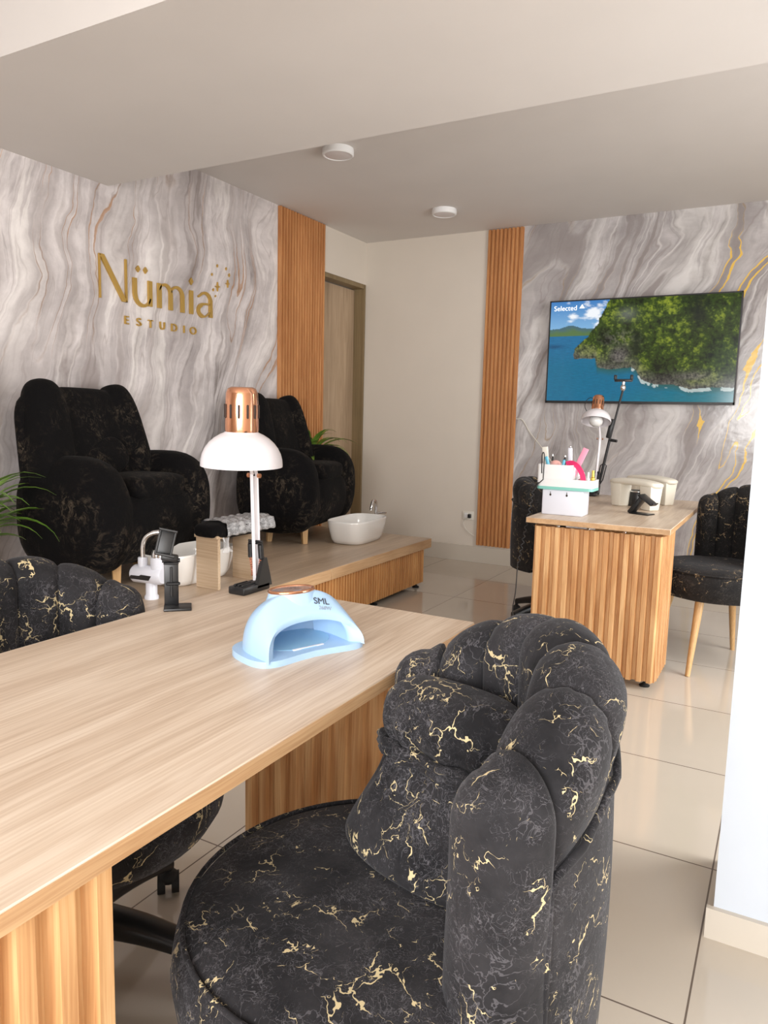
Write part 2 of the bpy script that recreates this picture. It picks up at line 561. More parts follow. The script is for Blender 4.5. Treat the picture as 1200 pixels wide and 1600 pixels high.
def mk(name, bm, mat, parent=None, sharp=40, world=False, mods=None, **tags):
    """Link a bmesh as one object; world=True: built in world coordinates under a parent."""
    if world and parent is not None:
        bm.transform(parent.matrix_basis.inverted())
    bmesh.ops.recalc_face_normals(bm, faces=bm.faces)
    me = bpy.data.meshes.new(name)
    bm.to_mesh(me)
    bm.free()
    o = bpy.data.objects.new(name, me)
    COL.objects.link(o)
    me.materials.append(M[mat] if isinstance(mat, str) else mat)
    if sharp:
        me.shade_smooth()
        if sharp < 180: me.set_sharp_from_angle(angle=radians(sharp))
    o.parent = parent
    for k, v in tags.items(): o[k] = v
    for k in (mods or []):
        m = o.modifiers.new(k[0], k[0])
        for a, b in k[1].items(): setattr(m, a, b)
    return o


def thing(name, label, cat, loc=(0, 0, 0), rz=0.0, group=None):
    o = bpy.data.objects.new(name, None)
    COL.objects.link(o)
    o.empty_display_size = 0.05
    o.location = loc
    o.rotation_euler = (0, 0, rz)
    o['label'] = label; o['category'] = cat
    if group: o['group'] = group
    o.matrix_basis = Matrix.Translation(loc) @ Matrix.Rotation(rz, 4, 'Z')
    return o


def text_bm(s, size, depth, mat, align='LEFT'):
    cu = bpy.data.curves.new('txt', 'FONT')
    cu.body = s; cu.size = size; cu.extrude = depth; cu.align_x = align
    cu.offset = 0.0
    o = bpy.data.objects.new('txt', cu)
    COL.objects.link(o)
    dg = bpy.context.evaluated_depsgraph_get()
    me = bpy.data.meshes.new_from_object(o.evaluated_get(dg))
    bm = bmesh.new()
    bm.from_mesh(me)
    bpy.data.meshes.remove(me)
    bpy.data.objects.remove(o)
    bpy.data.curves.remove(cu)
    bm.transform(mat)
    return bm


def cat(pts, n=8):
    """Catmull-Rom through points"""
    P = [Vector(p) for p in pts]
    P = [2 * P[0] - P[1]] + P + [2 * P[-1] - P[-2]]
    out = []
    for i in range(1, len(P) - 2):
        for k in range(n):
            t = k / n
            a, b, c, d = P[i - 1:i + 3]
            out.append(0.5 * ((2 * b) + (c - a) * t + (2 * a - 5 * b + 4 * c - d) * t * t + (3 * b - a - 3 * c + d) * t ** 3))
    out.append(P[-2])
    return out


ST = dict(kind='structure')
XL, YB, ZC = -3.39, 5.73, 2.70          # left wall, back wall, ceiling
BY0, BY1, BZ = 1.742, 2.935, 2.415      # dropped beam
XR, YF = 1.7, -1.9                      # right side, street side

# ------------------------------------------------------------------ setting
bm = B(); box(bm, ((XL + XR) / 2 - 0.05, (YF + YB) / 2, -0.05), (XR - XL + 0.3, YB - YF + 0.3, 0.1))
mk('floor', bm, 'floor', sharp=0, **ST)
bm = B(); box(bm, (0, -4.0, -0.06), (14, 4.0, 0.1)); box(bm, (4.5, 3.0, -0.06), (5.3, 10, 0.1))
mk('pavement', bm, 'facade', sharp=0, **ST)
bm = B(); box(bm, ((XL + XR) / 2, (BY1 + YB) / 2 - 0.3, ZC + 0.05), (XR - XL + 0.3, YB - BY1 + 0.9, 0.1))
mk('ceiling', bm, 'paint_ceiling', sharp=0, **ST)
bm = B(); box(bm, ((XL + XR) / 2, (YF + BY0) / 2, 2.85), (XR - XL + 0.3, BY0 - YF + 0.3, 0.1))
mk('ceiling', bm, 'paint_beam', sharp=0, **ST)
bm = B(); box(bm, ((XL + XR) / 2, (BY0 + BY1) / 2, (BZ + 2.9) / 2), (XR - XL, BY1 - BY0, 2.9 - BZ))
mk('beam', bm, 'paint_beam', sharp=0, **ST)
# left wall: wallpaper up to the slats, cream lintel over the door recess
T = 0.15
bm = B()
box(bm, (XL - T / 2, (YF + 5.056) / 2, 1.4), (T, 5.056 - YF, 2.8))
mk('wall_left', bm, 'marble_left', sharp=0, **ST)
bm = B()
box(bm, (XL - T / 2, (5.056 + YB + 0.1) / 2, (2.345 + 2.8) / 2), (T, YB + 0.1 - 5.056, 2.8 - 2.345))
mk('wall_left_lintel', bm, 'paint_cream', sharp=0, **ST)
door = bpy.data.objects.new('door_1', None); COL.objects.link(door); door['kind'] = 'structure'
door.location = (XL - 0.1, 5.39, 0)
door.matrix_basis = Matrix.Translation((XL - 0.1, 5.39, 0))
bm = B(); rbox(bm, (XL - 0.115, 5.38, 1.155), (0.035, 0.64, 2.29), 0.003, 1)
mk('door_leaf', bm, 'door_wood', door, world=True)
bm = B()
box(bm, (XL - 0.065, 5.7125, 1.172), (0.135, 0.025, 2.345))
box(bm, (XL - 0.065, 5.38, 2.325), (0.135, 0.65, 0.035))
box(bm, (XL - 0.125, 5.065, 1.172), (0.02, 0.018, 2.345))
mk('door_frame', bm, 'jamb_wood', door, world=True)
# back wall
bm = B(); box(bm, ((XL + XR) / 2, YB + T / 2, 1.4), (XR - XL + 0.3, T, 2.8))
wb = mk('wall_back', bm, 'paint_cream', sharp=0, **ST)
bm = B(); box(bm, ((-1.96 + XR) / 2, YB - 0.001, (0.145 + ZC) / 2), (XR + 1.96, 0.004, ZC - 0.145))
mk('wallpaper', bm, 'marble_back', wb, sharp=0)
bm = B(); box(bm, ((XL + XR) / 2, YB - 0.006, 0.0675), (XR - XL, 0.012, 0.135))
mk('baseboard_back', bm, 'base_tile', sharp=0, **ST)
# column beside the camera
bm = B(); box(bm, (0.23, (1.78 + 2.12) / 2, BZ / 2), (0.60, 0.34, BZ))
colm = mk('column', bm, 'paint_white', sharp=0, **ST)
bm = B()
box(bm, (0.225, 1.773, 0.0375), (0.62, 0.014, 0.075))
mk('baseboard_column', bm, 'base_tile', sharp=0, **ST)
# street side and right side, with their glazed openings
bm = B()
box(bm, (-2.35, YF - 0.08, 1.4), (2.1, 0.16, 2.8))
box(bm, (0.2, YF - 0.08, 2.7), (3.1, 0.16, 0.2))
mk('wall_front', bm, 'paint_cream', sharp=0, **ST)
bm = B()
box(bm, (XR + 0.08, 0.0, 1.4), (0.16, 3.9, 2.8))
box(bm, (XR + 0.08, 4.86, 1.4), (0.16, 1.9, 2.8))
box(bm, (XR + 0.08, 2.95, 2.6), (0.16, 2.0, 0.4))
mk('wall_right', bm, 'paint_cream', sharp=0, **ST)
bm = B()
for x in (-1.28, 0.2, 1.68): box(bm, (x, YF - 0.05, 1.3), (0.045, 0.05, 2.6))
box(bm, (0.2, YF - 0.05, 2.58), (3.0, 0.05, 0.045))
mk('window_1', bm, 'black_metal', sharp=0, **ST)
bm = B()
for y in (1.97, 3.93): box(bm, (XR + 0.05, y, 1.2), (0.05, 0.045, 2.4))
box(bm, (XR + 0.05, 2.95, 2.38), (0.05, 2.0, 0.045))
mk('window_2', bm, 'black_metal', sharp=0, **ST)


# ------------------------------------------------------------------ slatted wall panels
def wall_slat(label, origin, xdir, ydir, width, z0, z1, pitch):
    m = wall_frame(origin, xdir, ydir)
    t = thing('slat_panel', label, 'wall panel', origin, 0, 'slatted wooden wall panels')
    bm = B(); slats(bm, width, z1 - z0, pitch, 0.018, 0.004, 0.55, 0.10)
    bm.transform(Matrix.Translation((0, 0, z0)) @ m)
    mk('slats', bm, 'wall_slat', t, sharp=20, world=True)


wall_slat('orange-brown slatted wooden panel on the left wall beside the door', (XL + 0.006, 5.054, 0), (0, -1, 0), (1, 0, 0), 0.597, 0.0, 2.695, 0.035)
wall_slat('orange-brown slatted wooden panel on the back wall beside the television', (-2.258, YB - 0.006, 0), (1, 0, 0), (0, -1, 0), 0.298, 0.15, 2.695, 0.033)


# ------------------------------------------------------------------ gold sign
def ribbon(bm, path, widths, mat, depth=0.012):
    """flat stroke with varying width, path in 2D"""
    P = [Vector((p[0], p[1])) for p in path]
    L, R = [], []
    for i, p in enumerate(P):
        d = (P[min(i + 1, len(P) - 1)] - P[max(i - 1, 0)]).normalized()
        nrm = Vector((-d.y, d.x))
        wd = widths[i] if isinstance(widths, (list, tuple)) else widths
        L.append(p + nrm * wd / 2); R.append(p - nrm * wd / 2)
    fr = []
    for i in range(len(P)):
        fr.append([bm.verts.new((q.x, q.y, z)) for q, z in ((L[i], 0), (R[i], 0), (R[i], depth), (L[i], depth))])
    for a, b in zip(fr, fr[1:]):
        for k in range(4):
            bm.faces.new((a[k], a[(k + 1) % 4], b[(k + 1) % 4], b[k]))
    bm.faces.new(fr[0]); bm.faces.new(fr[-1][::-1])


sign_m = Matrix(((0, 0, 1, XL + 0.002), (1, 0, 0, 0), (0, 1, 0, 0), (0, 0, 0, 1)))   # (y, z, out) -> world


def arc(cx, cz, rx, rz, a0, a1, n=14):
    return [(cx + rx * cos(radians(a0 + (a1 - a0) * i / n)), cz + rz * sin(radians(a0 + (a1 - a0) * i / n))) for i in range(n + 1)]


t = thing('wall_sign', 'gold letter sign on the grey marbled left wall', 'sign', (XL + 0.002, 3.3, 1.9))


def letter(name, strokes, polys=()):
    bm = B()
    for p, wd in strokes: ribbon(bm, p, wd, None)
    for p in polys: prism(bm, p, 0.012)
    bm.transform(sign_m)
    mk(name, bm, 'gold', t, sharp=30, world=True)


letter('letter', [([(2.859, 1.809), (2.859, 2.043)], 0.008), ([(3.041, 1.81), (3.041, 2.047)], 0.011)], [[(2.855, 2.045), (2.888, 2.045), (3.046, 1.81), (3.013, 1.81)]])
for y in (3.13, 3.187): pass
def diamond(y, z, a, b): return [(y - a, z), (y, z + b), (y + a, z), (y, z - b)]
ua = arc(3.163, 1.872, 0.058, 0.064, 180, 345)
letter('letter', [([(3.104, 1.957), (3.104, 1.872)] + ua[1:], [0.028, 0.028] + [0.028 - 0.018 * i / 13 for i in range(14)]), ([(3.219, 1.957), (3.219, 1.811)], 0.030)],
       [diamond(3.13, 2.011, 0.015, 0.019), diamond(3.186, 2.012, 0.015, 0.019)])
m1 = arc(3.337, 1.905, 0.047, 0.05, 165, 0); m2 = arc(3.434, 1.905, 0.049, 0.05, 165, 0)
letter('letter', [([(3.293, 1.957), (3.293, 1.813)], 0.030), (m1 + [(3.384, 1.812)], [0.008 + 0.02 * i / 14 for i in range(15)] + [0.030]), (m2 + [(3.484, 1.811)], [0.008 + 0.02 * i / 14 for i in range(15)] + [0.030])])
letter('letter', [([(3.560, 1.957), (3.560, 1.813)], 0.029)], [diamond(3.560, 2.013, 0.016, 0.022)])
a1 = [(3.622, 1.930)] + arc(3.684, 1.912, 0.052, 0.048, 140, 0)
letter('letter', [(a1 + [(3.737, 1.812)], [0.012] + [0.012 + 0.016 * i / 14 for i in range(15)] + [0.030]),
                  ([(3.728, 1.893), (3.69, 1.893), (3.655, 1.886)] + arc(3.668, 1.847, 0.045, 0.036, 115, 300, 12) + [(3.727, 1.842)], [0.010, 0.012, 0.018] + [0.024] * 10 + [0.016, 0.010, 0.008, 0.008])])
zb, zt, sw = 1.689, 1.734, 0.0065
zm = (zb + zt) / 2
letter('subtitle_letter', [([(3.03, zb), (3.03, zt)], sw), ([(3.03, zt - .003), (3.055, zt - .003)], sw), ([(3.03, zm), (3.052, zm)], sw), ([(3.03, zb + .003), (3.055, zb + .003)], sw)])
letter('subtitle_letter', [([(3.145, zt - .007), (3.138, zt - .003), (3.13, zt - .002), (3.121, zt - .005), (3.118, zt - .012), (3.121, zt - .018), (3.131, zm), (3.142, zm - .006), (3.146, zm - .013), (3.142, zb + .005), (3.131, zb + .002), (3.121, zb + .004), (3.115, zb + .009)], sw)])
letter('subtitle_letter', [([(3.203, zt - .003), (3.237, zt - .003)], sw), ([(3.22, zb), (3.22, zt)], sw)])
letter('subtitle_letter', [([(3.297, zt), (3.297, zb + .016)] + arc(3.313, zb + .018, 0.016, 0.016, 185, 355, 8) + [(3.33, zt)], sw)])
letter('subtitle_letter', [([(3.392, zb), (3.392, zt)], sw), ([(3.392, zt - .003), (3.408, zt - .003)] + arc(3.408, zm, 0.023, 0.0195, 85, -85, 10) + [(3.392, zb + .003)], sw)])
letter('subtitle_letter', [([(3.495, zb), (3.495, zt)], sw)])
letter('subtitle_letter', [(arc(3.575, zm, 0.024, 0.0205, 90, 450, 22), sw)])


def star(y, z, a):
    p = []
    for k in range(8):
        r = a if k % 2 == 0 else a * 0.3
        p.append((y + r * sin(k * pi / 4) * 0.8, z + r * cos(k * pi / 4)))
    return p


for y, z, a in ((3.804, 2.02, 0.030), (3.904, 2.055, 0.026), (3.803, 2.152, 0.010), (3.889, 2.149, 0.010), (3.919, 2.113, 0.012), (3.752, 2.089, 0.009), (3.763, 1.994, 0.009), (3.784, 1.957, 0.007)):
    letter('sparkle', [], [star(y, z, a)])

# ------------------------------------------------------------------ television
TX0, TX1, TZ0, TZ1, TY = -1.703, -0.369, 1.338, 2.105, 5.655
tv = thing('television', 'wide flat television showing a green island on the marbled back wall', 'television', ((TX0 + TX1) / 2, 5.70, 1.72))
bm = B(); rbox(bm, ((TX0 + TX1) / 2, TY + 0.022, (TZ0 + TZ1) / 2), (TX1 - TX0, 0.036, TZ1 - TZ0), 0.004, 2)
mk('tv_body', bm, 'black_plastic', tv, world=True)
bm = B(); rbox(bm, ((TX0 + TX1) / 2, 5.708, 1.72), (0.5, 0.04, 0.35), 0.003, 1)
mk('wall_mount', bm, 'black_metal', tv, world=True)
bm = B()
bw = 0.009
for c, s in ((((TX0 + TX1) / 2, TY, TZ1 - bw / 2), (TX1 - TX0, 0.012, bw)), (((TX0 + TX1) / 2, TY, TZ0 + bw), (TX1 - TX0, 0.012, 2 * bw)),
             ((TX0 + bw / 2, TY, (TZ0 + TZ1) / 2), (bw, 0.012, TZ1 - TZ0)), ((TX1 - bw / 2, TY, (TZ0 + TZ1) / 2), (bw, 0.012, TZ1 - TZ0))):
    box(bm, c, s)
box(bm, ((TX0 + TX1) / 2 + 0.03, TY - 0.002, TZ0 + 0.002), (0.05, 0.012, 0.008))
mk('bezel', bm, 'black_plastic', tv, world=True, sharp=20)


def fbm(x, y, o=4, s=0.0):
    v, a, f = 0.0, 0.5, 1.0
    for _ in range(o):
        v += a * noise.noise(Vector((x * f, y * f, s)))
        a *= 0.55; f *= 2.03
    return v


def lerp(a, b, t): return tuple(p + (q - p) * max(0.0, min(1.0, t)) for p, q in zip(a, b))


def interp(pts, x):
    if x <= pts[0][0]: return pts[0][1]
    for (x0, y0), (x1, y1) in zip(pts, pts[1:]):
        if x <= x1: return y0 + (y1 - y0) * (x - x0) / (x1 - x0)
    return pts[-1][1]


SHORE = [(0.135, 0.50), (0.15, 0.575), (0.27, 0.575), (0.285, 0.665), (0.36, 0.685), (0.47, 0.665), (0.50, 0.70), (0.53, 0.79), (0.60, 0.835), (0.70, 0.835), (0.78, 0.88), (0.90, 0.86), (1.0, 0.865)]
LEFT = [(0.0, 0.33), (0.10, 0.305), (0.18, 0.285), (0.28, 0.255), (0.36, 0.215), (0.44, 0.17), (0.50, 0.145), (0.58, 0.14)]


def picture(u, v):
    n1 = fbm(u * 16, v * 9, 4, 1.0)
    jit = 0.02 * fbm(u * 30, v * 18, 3, 3.0)
    # land?
    land = u > interp(LEFT, v) + jit and v < interp(SHORE, u) + 0.012 * fbm(u * 40, 0, 3, 5.0)
    if not land:
        if v < 0.345 - 0.0:
            sky = lerp((0.05, 0.20, 0.50), (0.22, 0.45, 0.70), v / 0.3)
            hill = 0.275 - 0.035 * math.exp(-((u - 0.12) / 0.05) ** 2) + 0.01 * fbm(u * 20, 0, 3, 8)
            if v > hill:
                return lerp((0.06, 0.13, 0.16), (0.09, 0.17, 0.06), (v - hill) / 0.05 + n1)
            cl = fbm(u * 13, v * 18, 4, 11) + 0.75 * math.exp(-((u - 0.27 - 0.03 * cos(v * 30)) / 0.07) ** 2 - ((v - 0.13) / 0.13) ** 2) - 0.25 \
                + 0.55 * math.exp(-((u - 0.17) / 0.05) ** 2 - ((v - 0.165) / 0.025) ** 2) + 0.5 * math.exp(-((u - 0.12) / 0.03) ** 2 - ((v - 0.20) / 0.018) ** 2) + 0.4 * math.exp(-((u - 0.04) / 0.02) ** 2 - ((v - 0.12) / 0.02) ** 2)
            return lerp(sky, (0.85, 0.88, 0.92), (cl - 0.05) * 3.2)
        deep = lerp((0.012, 0.14, 0.30), (0.004, 0.135, 0.25), (v - 0.36) / 0.3)
        deep = lerp(deep, (0.006, 0.16, 0.20), (u - 0.45) * 1.6 + (v - 0.85) * 2)
        d = v - interp(SHORE, u)
        if u > 0.27: deep = lerp((0.02, 0.10, 0.09), deep, d / 0.07)
        if u > 0.47 and d < 0.03 + 0.02 * n1 and n1 > 0.02 - 0.1 * (u > 0.72): deep = lerp(deep, (0.55, 0.62, 0.60), 0.75)
        deep = lerp(deep, (0.004, 0.055, 0.14), 0.8 * math.exp(-((u - 0.03) / 0.06) ** 2 - ((v - 0.45) / 0.02) ** 2))
        k = 1 + 0.35 * fbm(u * 30, v * 120, 3, 21)
        return tuple(c * k for c in deep)
    # forest and rock
    tex = fbm(u * 42, v * 26, 4, 31)
    fine = fbm(u * 100, v * 62, 3, 41)
    big = fbm(u * 7, v * 4.5, 3, 51)
    P = Vector((u * 30 + tex * 1.2, v * 21 + fine * 0.8, 0.0))
    d1 = noise.voronoi(P)[0]
    P2 = Vector((u * 62 + tex, v * 42, 3.0))
    d2 = noise.voronoi(P2)[0]
    crown = 1.0 - 1.0 * d1[0] + 0.35 * (1 - 1.2 * d2[0])
    g = 0.30 * crown + 0.25 + 0.75 * big + 0.5 * tex + 0.4 * fine
    c = lerp((0.003, 0.007, 0.003), (0.055, 0.105, 0.010), g * 1.3 - 0.12)
    if g > 0.52: c = lerp(c, (0.30, 0.36, 0.03), (g - 0.52) * 2.0)
    sh = interp(SHORE, u) - v
    rock = 0.0
    if sh < 0.13 + 0.1 * big: rock = 0.8 * (1 - sh / (0.16 + 0.1 * big + 1e-3))
    rock = max(rock, 1.0 * math.exp(-((u - 0.40) / 0.06) ** 2 - ((v - 0.56) / 0.10) ** 2))
    rock = max(rock, 0.55 * math.exp(-((u - 0.40) / 0.09) ** 2 - ((v - 0.40) / 0.10) ** 2) * (tex > 0))
    rock = max(rock, 0.9 * math.exp(-((u - 0.80) / 0.12) ** 2 - ((v - 0.76) / 0.05) ** 2))
    rc = lerp((0.015, 0.015, 0.018), (0.22, 0.20, 0.18), 0.45 + 1.0 * fine + 0.8 * tex)
    c = lerp(c, rc, rock)
    # dark ravine, first lit crag
    c = lerp(c, (0.004, 0.009, 0.007), 0.85 * math.exp(-((u - 0.80 - 0.03 * big) / 0.05) ** 2 - ((v - 0.12) / 0.24) ** 2))
    c = lerp(c, (0.004, 0.009, 0.007), 0.8 * math.exp(-((u - 0.49) / 0.022) ** 2 - ((v - 0.45) / 0.14) ** 2))
    c = lerp(c, (0.20, 0.21, 0.20), 0.5 * math.exp(-((u - 0.43) / 0.05) ** 2 - ((v - 0.15) / 0.06) ** 2))
    return c


NU, NV = 300, 172
bm = B()
sx0, sx1, sz0, sz1 = TX0 + bw, TX1 - bw, TZ0 + 2 * bw, TZ1 - bw
vs = [[bm.verts.new((sx0 + (sx1 - sx0) * i / NU, TY - 0.001, sz1 - (sz1 - sz0) * j / NV)) for j in range(NV + 1)] for i in range(NU + 1)]
for i in range(NU):
    for j in range(NV):
        bm.faces.new((vs[i][j], vs[i][j + 1], vs[i + 1][j + 1], vs[i + 1][j]))
cols = [picture(i / NU, j / NV) for i in range(NU + 1) for j in range(NV + 1)]
a = NT('tv_picture')
at = a.n('VertexColor', layer_name='picture')
a.set(Base_Color=(0.004, 0.004, 0.004, 1), Roughness=0.12, Emission_Color=at.outputs['Color'], Emission_Strength=1.05)
scr = mk('screen', bm, a.m, tv, world=True, sharp=0)
ca = scr.data.color_attributes.new('picture', 'FLOAT_COLOR', 'POINT')
ca.data.foreach_set('color', [x for c in cols for x in (max(0, c[0]), max(0, c[1]), max(0, c[2]), 1.0)])
tvm = lambda x, z: Matrix(((1, 0, 0, x), (0, 0, -1, TY - 0.003), (0, 1, 0, z), (0, 0, 0, 1)))
bm = text_bm('Selected', 0.052, 0.0005, tvm(TX0 + 0.032, TZ1 - 0.075))
prism(bm, [(0.245, -0.0), (0.225, -0.03), (0.265, -0.03)], 0.001, tvm(TX0 + 0.0, TZ1 - 0.033))
mk('screen_caption', bm, 'white_print', tv, world=True, sharp=0)

# ------------------------------------------------------------------ ceiling lights
for x, y, lab in ((-2.343, 5.055, 'round white ceiling light close to the back wall'), (-2.39, 3.70, 'round white ceiling light beside the dropped beam')):
    t = thing('ceiling_light', lab, 'ceiling light', (x, y, ZC), 0, 'round ceiling lights')
    bm = B(); lathe(bm, [(0, 0), (0.088, 0), (0.09, -0.012), (0.09, -0.032), (0.084, -0.038), (0.078, -0.038), (0.076, -0.034)], 40)
    mk('housing', bm, 'white_plastic', t)
    bm = B(); lathe(bm, [(0.079, -0.034), (0.06, -0.038), (0.0, -0.039)], 40)
    mk('diffuser', bm, 'light_diffuser', t)

# ------------------------------------------------------------------ wall outlet with plug
t = thing('wall_outlet', 'small square wall outlet low on the cream wall', 'outlet', (-2.337, YB, 0.392))
bm = B(); rbox(bm, (-2.337, YB - 0.006, 0.392), (0.098, 0.012, 0.072), 0.004, 2)
mk('cover_plate', bm, 'ivory', t, world=True)
bm = B(); rbox(bm, (-2.355, YB - 0.013, 0.392), (0.03, 0.004, 0.04), 0.002, 1)
mk('socket_insert', bm, 'white_plastic', t, world=True)
t = thing('power_plug', 'black plug with thin pale cord in the wall outlet', 'plug', (-2.318, YB - 0.02, 0.390))
bm = B(); rbox(bm, (-2.318, YB - 0.026, 0.390), (0.028, 0.026, 0.034), 0.006, 2)
mk('plug_body', bm, 'black_plastic', t, world=True)
bm = B(); tube(bm, cat([(-2.322, YB - 0.03, 0.373), (-2.37, YB - 0.02, 0.34), (-2.36, YB - 0.016, 0.29), (-2.32, YB - 0.015, 0.25), (-2.275, YB - 0.014, 0.225)]), 0.0028, 6)
mk('cord', bm, 'ivory', t, world=True)
t = None
bm = B(); tube(bm, cat([(-1.955, YB - 0.008, 1.21), (-1.90, YB - 0.010, 1.20), (-1.83, YB - 0.014, 1.10), (-1.70, YB - 0.06, 0.97), (-1.55, YB - 0.16, 0.80), (-1.45, YB - 0.35, 0.68)]), 0.004, 6)
o = mk('power_cable', bm, 'ivory'); o['label'] = 'thin pale power cable hanging from slats down the marbled back wall'; o['category'] = 'cable'

# ------------------------------------------------------------------ pedicure platform
PZ = 0.345
PX1, PY0, PY1 = -2.20, 0.9, 4.71
pl = thing('platform', 'low wooden platform with slatted front under the armchairs', 'platform', ((XL + PX1) / 2, 2.8, 0))
bm = B(); rbox(bm, ((XL + 0.002 + PX1) / 2, (PY0 + PY1) / 2, PZ - 0.010), (PX1 - XL - 0.002, PY1 - PY0, 0.020), 0.002, 1)
mk('deck', bm, 'deck_top', pl, world=True)
bm = B()
for y0, y1 in ((PY0, 2.06), (2.062, 3.40), (3.402, PY1)):
    rbox(bm, (PX1 - 0.010, (y0 + y1) / 2, PZ - 0.0325), (0.024, y1 - y0, 0.065 - 0.002), 0.002, 1)
mk('edge_strip', bm, 'edge_band', pl, world=True)
for y0, y1 in ((PY0 + 0.02, 2.06), (2.062, 3.40), (3.402, PY1 - 0.07)):
    bm = B(); slats(bm, y1 - y0, 0.245, 0.030, 0.016, 0.006, 0.55, 0.08)
    bm.transform(wall_frame((PX1 - 0.034, y0, 0.04), (0, 1, 0), (1, 0, 0)))
    mk('slatted_front', bm, 'deck_slat', pl, world=True, sharp=20)
for ey in (PY0 + 0.012, PY1 - 0.085):
  bm = B(); box(bm, ((XL + PX1) / 2 - 0.02, ey, 0.18), (PX1 - XL - 0.06, 0.018, 0.28))
  mk('end_panel', bm, 'deck_slat', pl, world=True)
for y in (1.2, 2.5, 4.0, 4.6):
    bm = B(); lathe(bm, [(0, 0), (0.024, 0), (0.024, 0.008), (0.010, 0.014), (0.008, 0.045), (0, 0.045)], 16, Matrix.Translation((PX1 - 0.06, y, 0.0)))
    mk('foot', bm, 'rubber', pl, world=True)


# ------------------------------------------------------------------ armchairs
def armchair(label, loc, rz):
    t = thing('armchair', label, 'armchair', loc, rz, 'black velvet armchairs')
    t.scale = (1, 1.06, 1)
    fused = [('REMESH', dict(mode='VOXEL', voxel_size=0.012, use_smooth_shade=True)), ('SMOOTH', dict(factor=0.5, iterations=6))]
    bm = B()
    sell(bm, (-0.05, 0, 0.285), (0.25, 0.41, 0.195), 0.6, 0.55)
    for s in (-1, 1):
        sell(bm, (-0.06, s * 0.352, 0.36), (0.28, 0.125, 0.28), 0.72, 0.72)
        sell(bm, (0.05, s * 0.342, 0.335), (0.165, 0.14, 0.25), 0.8, 0.8)
    sell(bm, (0.06, 0, 0.30), (0.155, 0.34, 0.17), 0.7, 0.6)
    mk('body', bm, 'velvet', t, sharp=180, mods=fused)
    # outer shell of the back
    bm = B()
    def shell(u, v):
        z = 0.30 + 0.63 * v
        wd = 0.405 - 0.03 * v - 0.06 * max(0, v - 0.8) * 5 * max(0, v - 0.8) * 5
        x = -0.20 - 0.08 * v
        th = 0.055
        a = 2 * pi * u
        return Vector((x + th * spow(cos(a), 0.6), wd * spow(sin(a), 0.5) - 0.07, z))
    g = surf(bm, shell, 40, 14, True, False)
    for j, fl in ((0, True), (13, False)):
        bm.faces.new([g[i][j] for i in range(40)])
    mk('back_shell', bm, 'velvet', t, sharp=180, mods=[('SUBSURF', dict(levels=1, render_levels=1))])
    bm = B()
    tilt = Matrix.Rotation(radians(-13), 3, 'Y')
    sell(bm, (-0.20, -0.065, 0.67), (0.075, 0.31, 0.295), 0.45, 0.6, rot=tilt)
    for s in (-1, 1):
        sell(bm, (-0.185, s * 0.285 - 0.065, 0.675), (0.095, 0.105, 0.325), 0.6, 0.8, rot=Matrix.Rotation(radians(s * 7), 3, 'X') @ tilt)
        sell(bm, (-0.17, s * 0.325 - 0.05, 0.52), (0.085, 0.075, 0.20), 0.7, 0.8, rot=Matrix.Rotation(radians(s * 12), 3, 'X') @ tilt)
    mk('backrest', bm, 'velvet', t, sharp=180, mods=fused)
    bm = B()
    sell(bm, (0.03, 0, 0.475), (0.18, 0.215, 0.065), 0.5, 0.4)
    mk('seat_cushion', bm, 'velvet', t, sharp=180, mods=[('SUBSURF', dict(levels=1, render_levels=1))])
    for sx, sy in ((-1, -1), (-1, 1), (1, -1), (1, 1)):
        bm = B(); tube(bm, [(sx * 0.13 - 0.04, sy * 0.25, 0.0), (sx * 0.12 - 0.04, sy * 0.24, 0.145)], [0.021, 0.032], 4)
        mk('leg', bm, 'leg_wood', t, sharp=20)
    return t


armchair('black velvet armchair below the gold sign, behind the wooden foot rest', (-2.945, 2.66, PZ), radians(13))
armchair('black velvet armchair partly behind the near desk lamp, before the slatted panel', (-2.935, 4.215, PZ), radians(13))
t = thing('throw_pillow', 'small dark velvet pillow on the armchair below the gold sign', 'pillow', (-3.04, 2.565, PZ + 0.60), radians(12))
bm = B(); sell(bm, (0, 0, 0), (0.045, 0.17, 0.095), 0.7, 0.7, rot=Matrix.Rotation(radians(22), 3, 'X') @ Matrix.Rotation(radians(-25), 3, 'Y'))
mk('pillow_cover', bm, 'velvet', t, sharp=180)


# ------------------------------------------------------------------ foot basins and taps
def basin(label, loc, rz):
    t = thing('foot_basin', label, 'basin', loc, rz, 'white foot basins')
    bm = B()
    prof = [(0.0, 0.0), (0.72, 0.0), (0.80, 0.006), (0.87, 0.03), (0.965, 0.10), (0.995, 0.138), (1.0, 0.148), (0.985, 0.151), (0.965, 0.146), (0.92, 0.10), (0.83, 0.035), (0.72, 0.022), (0.0, 0.02)]
    def f(u, v):
        k = v * (len(prof) - 1); i = min(int(k), len(prof) - 2); q = k - i
        r = prof[i][0] * (1 - q) + prof[i + 1][0] * q; z = prof[i][1] * (1 - q) + prof[i + 1][1] * q
        a = 2 * pi * u
        return Vector((0.145 * r * spow(cos(a), 0.55), 0.255 * r * spow(sin(a), 0.55), z * 1.05))
    surf(bm, f, 56, len(prof), True, False)
    bmesh.ops.remove_doubles(bm, verts=bm.verts, dist=1e-5)
    mk('bowl', bm, 'ceramic', t, sharp=60)
    bm = B(); lathe(bm, [(0.02, 0.0225), (0.02, 0.026), (0, 0.027)], 20)
    mk('drain', bm, 'chrome', t)
    return t


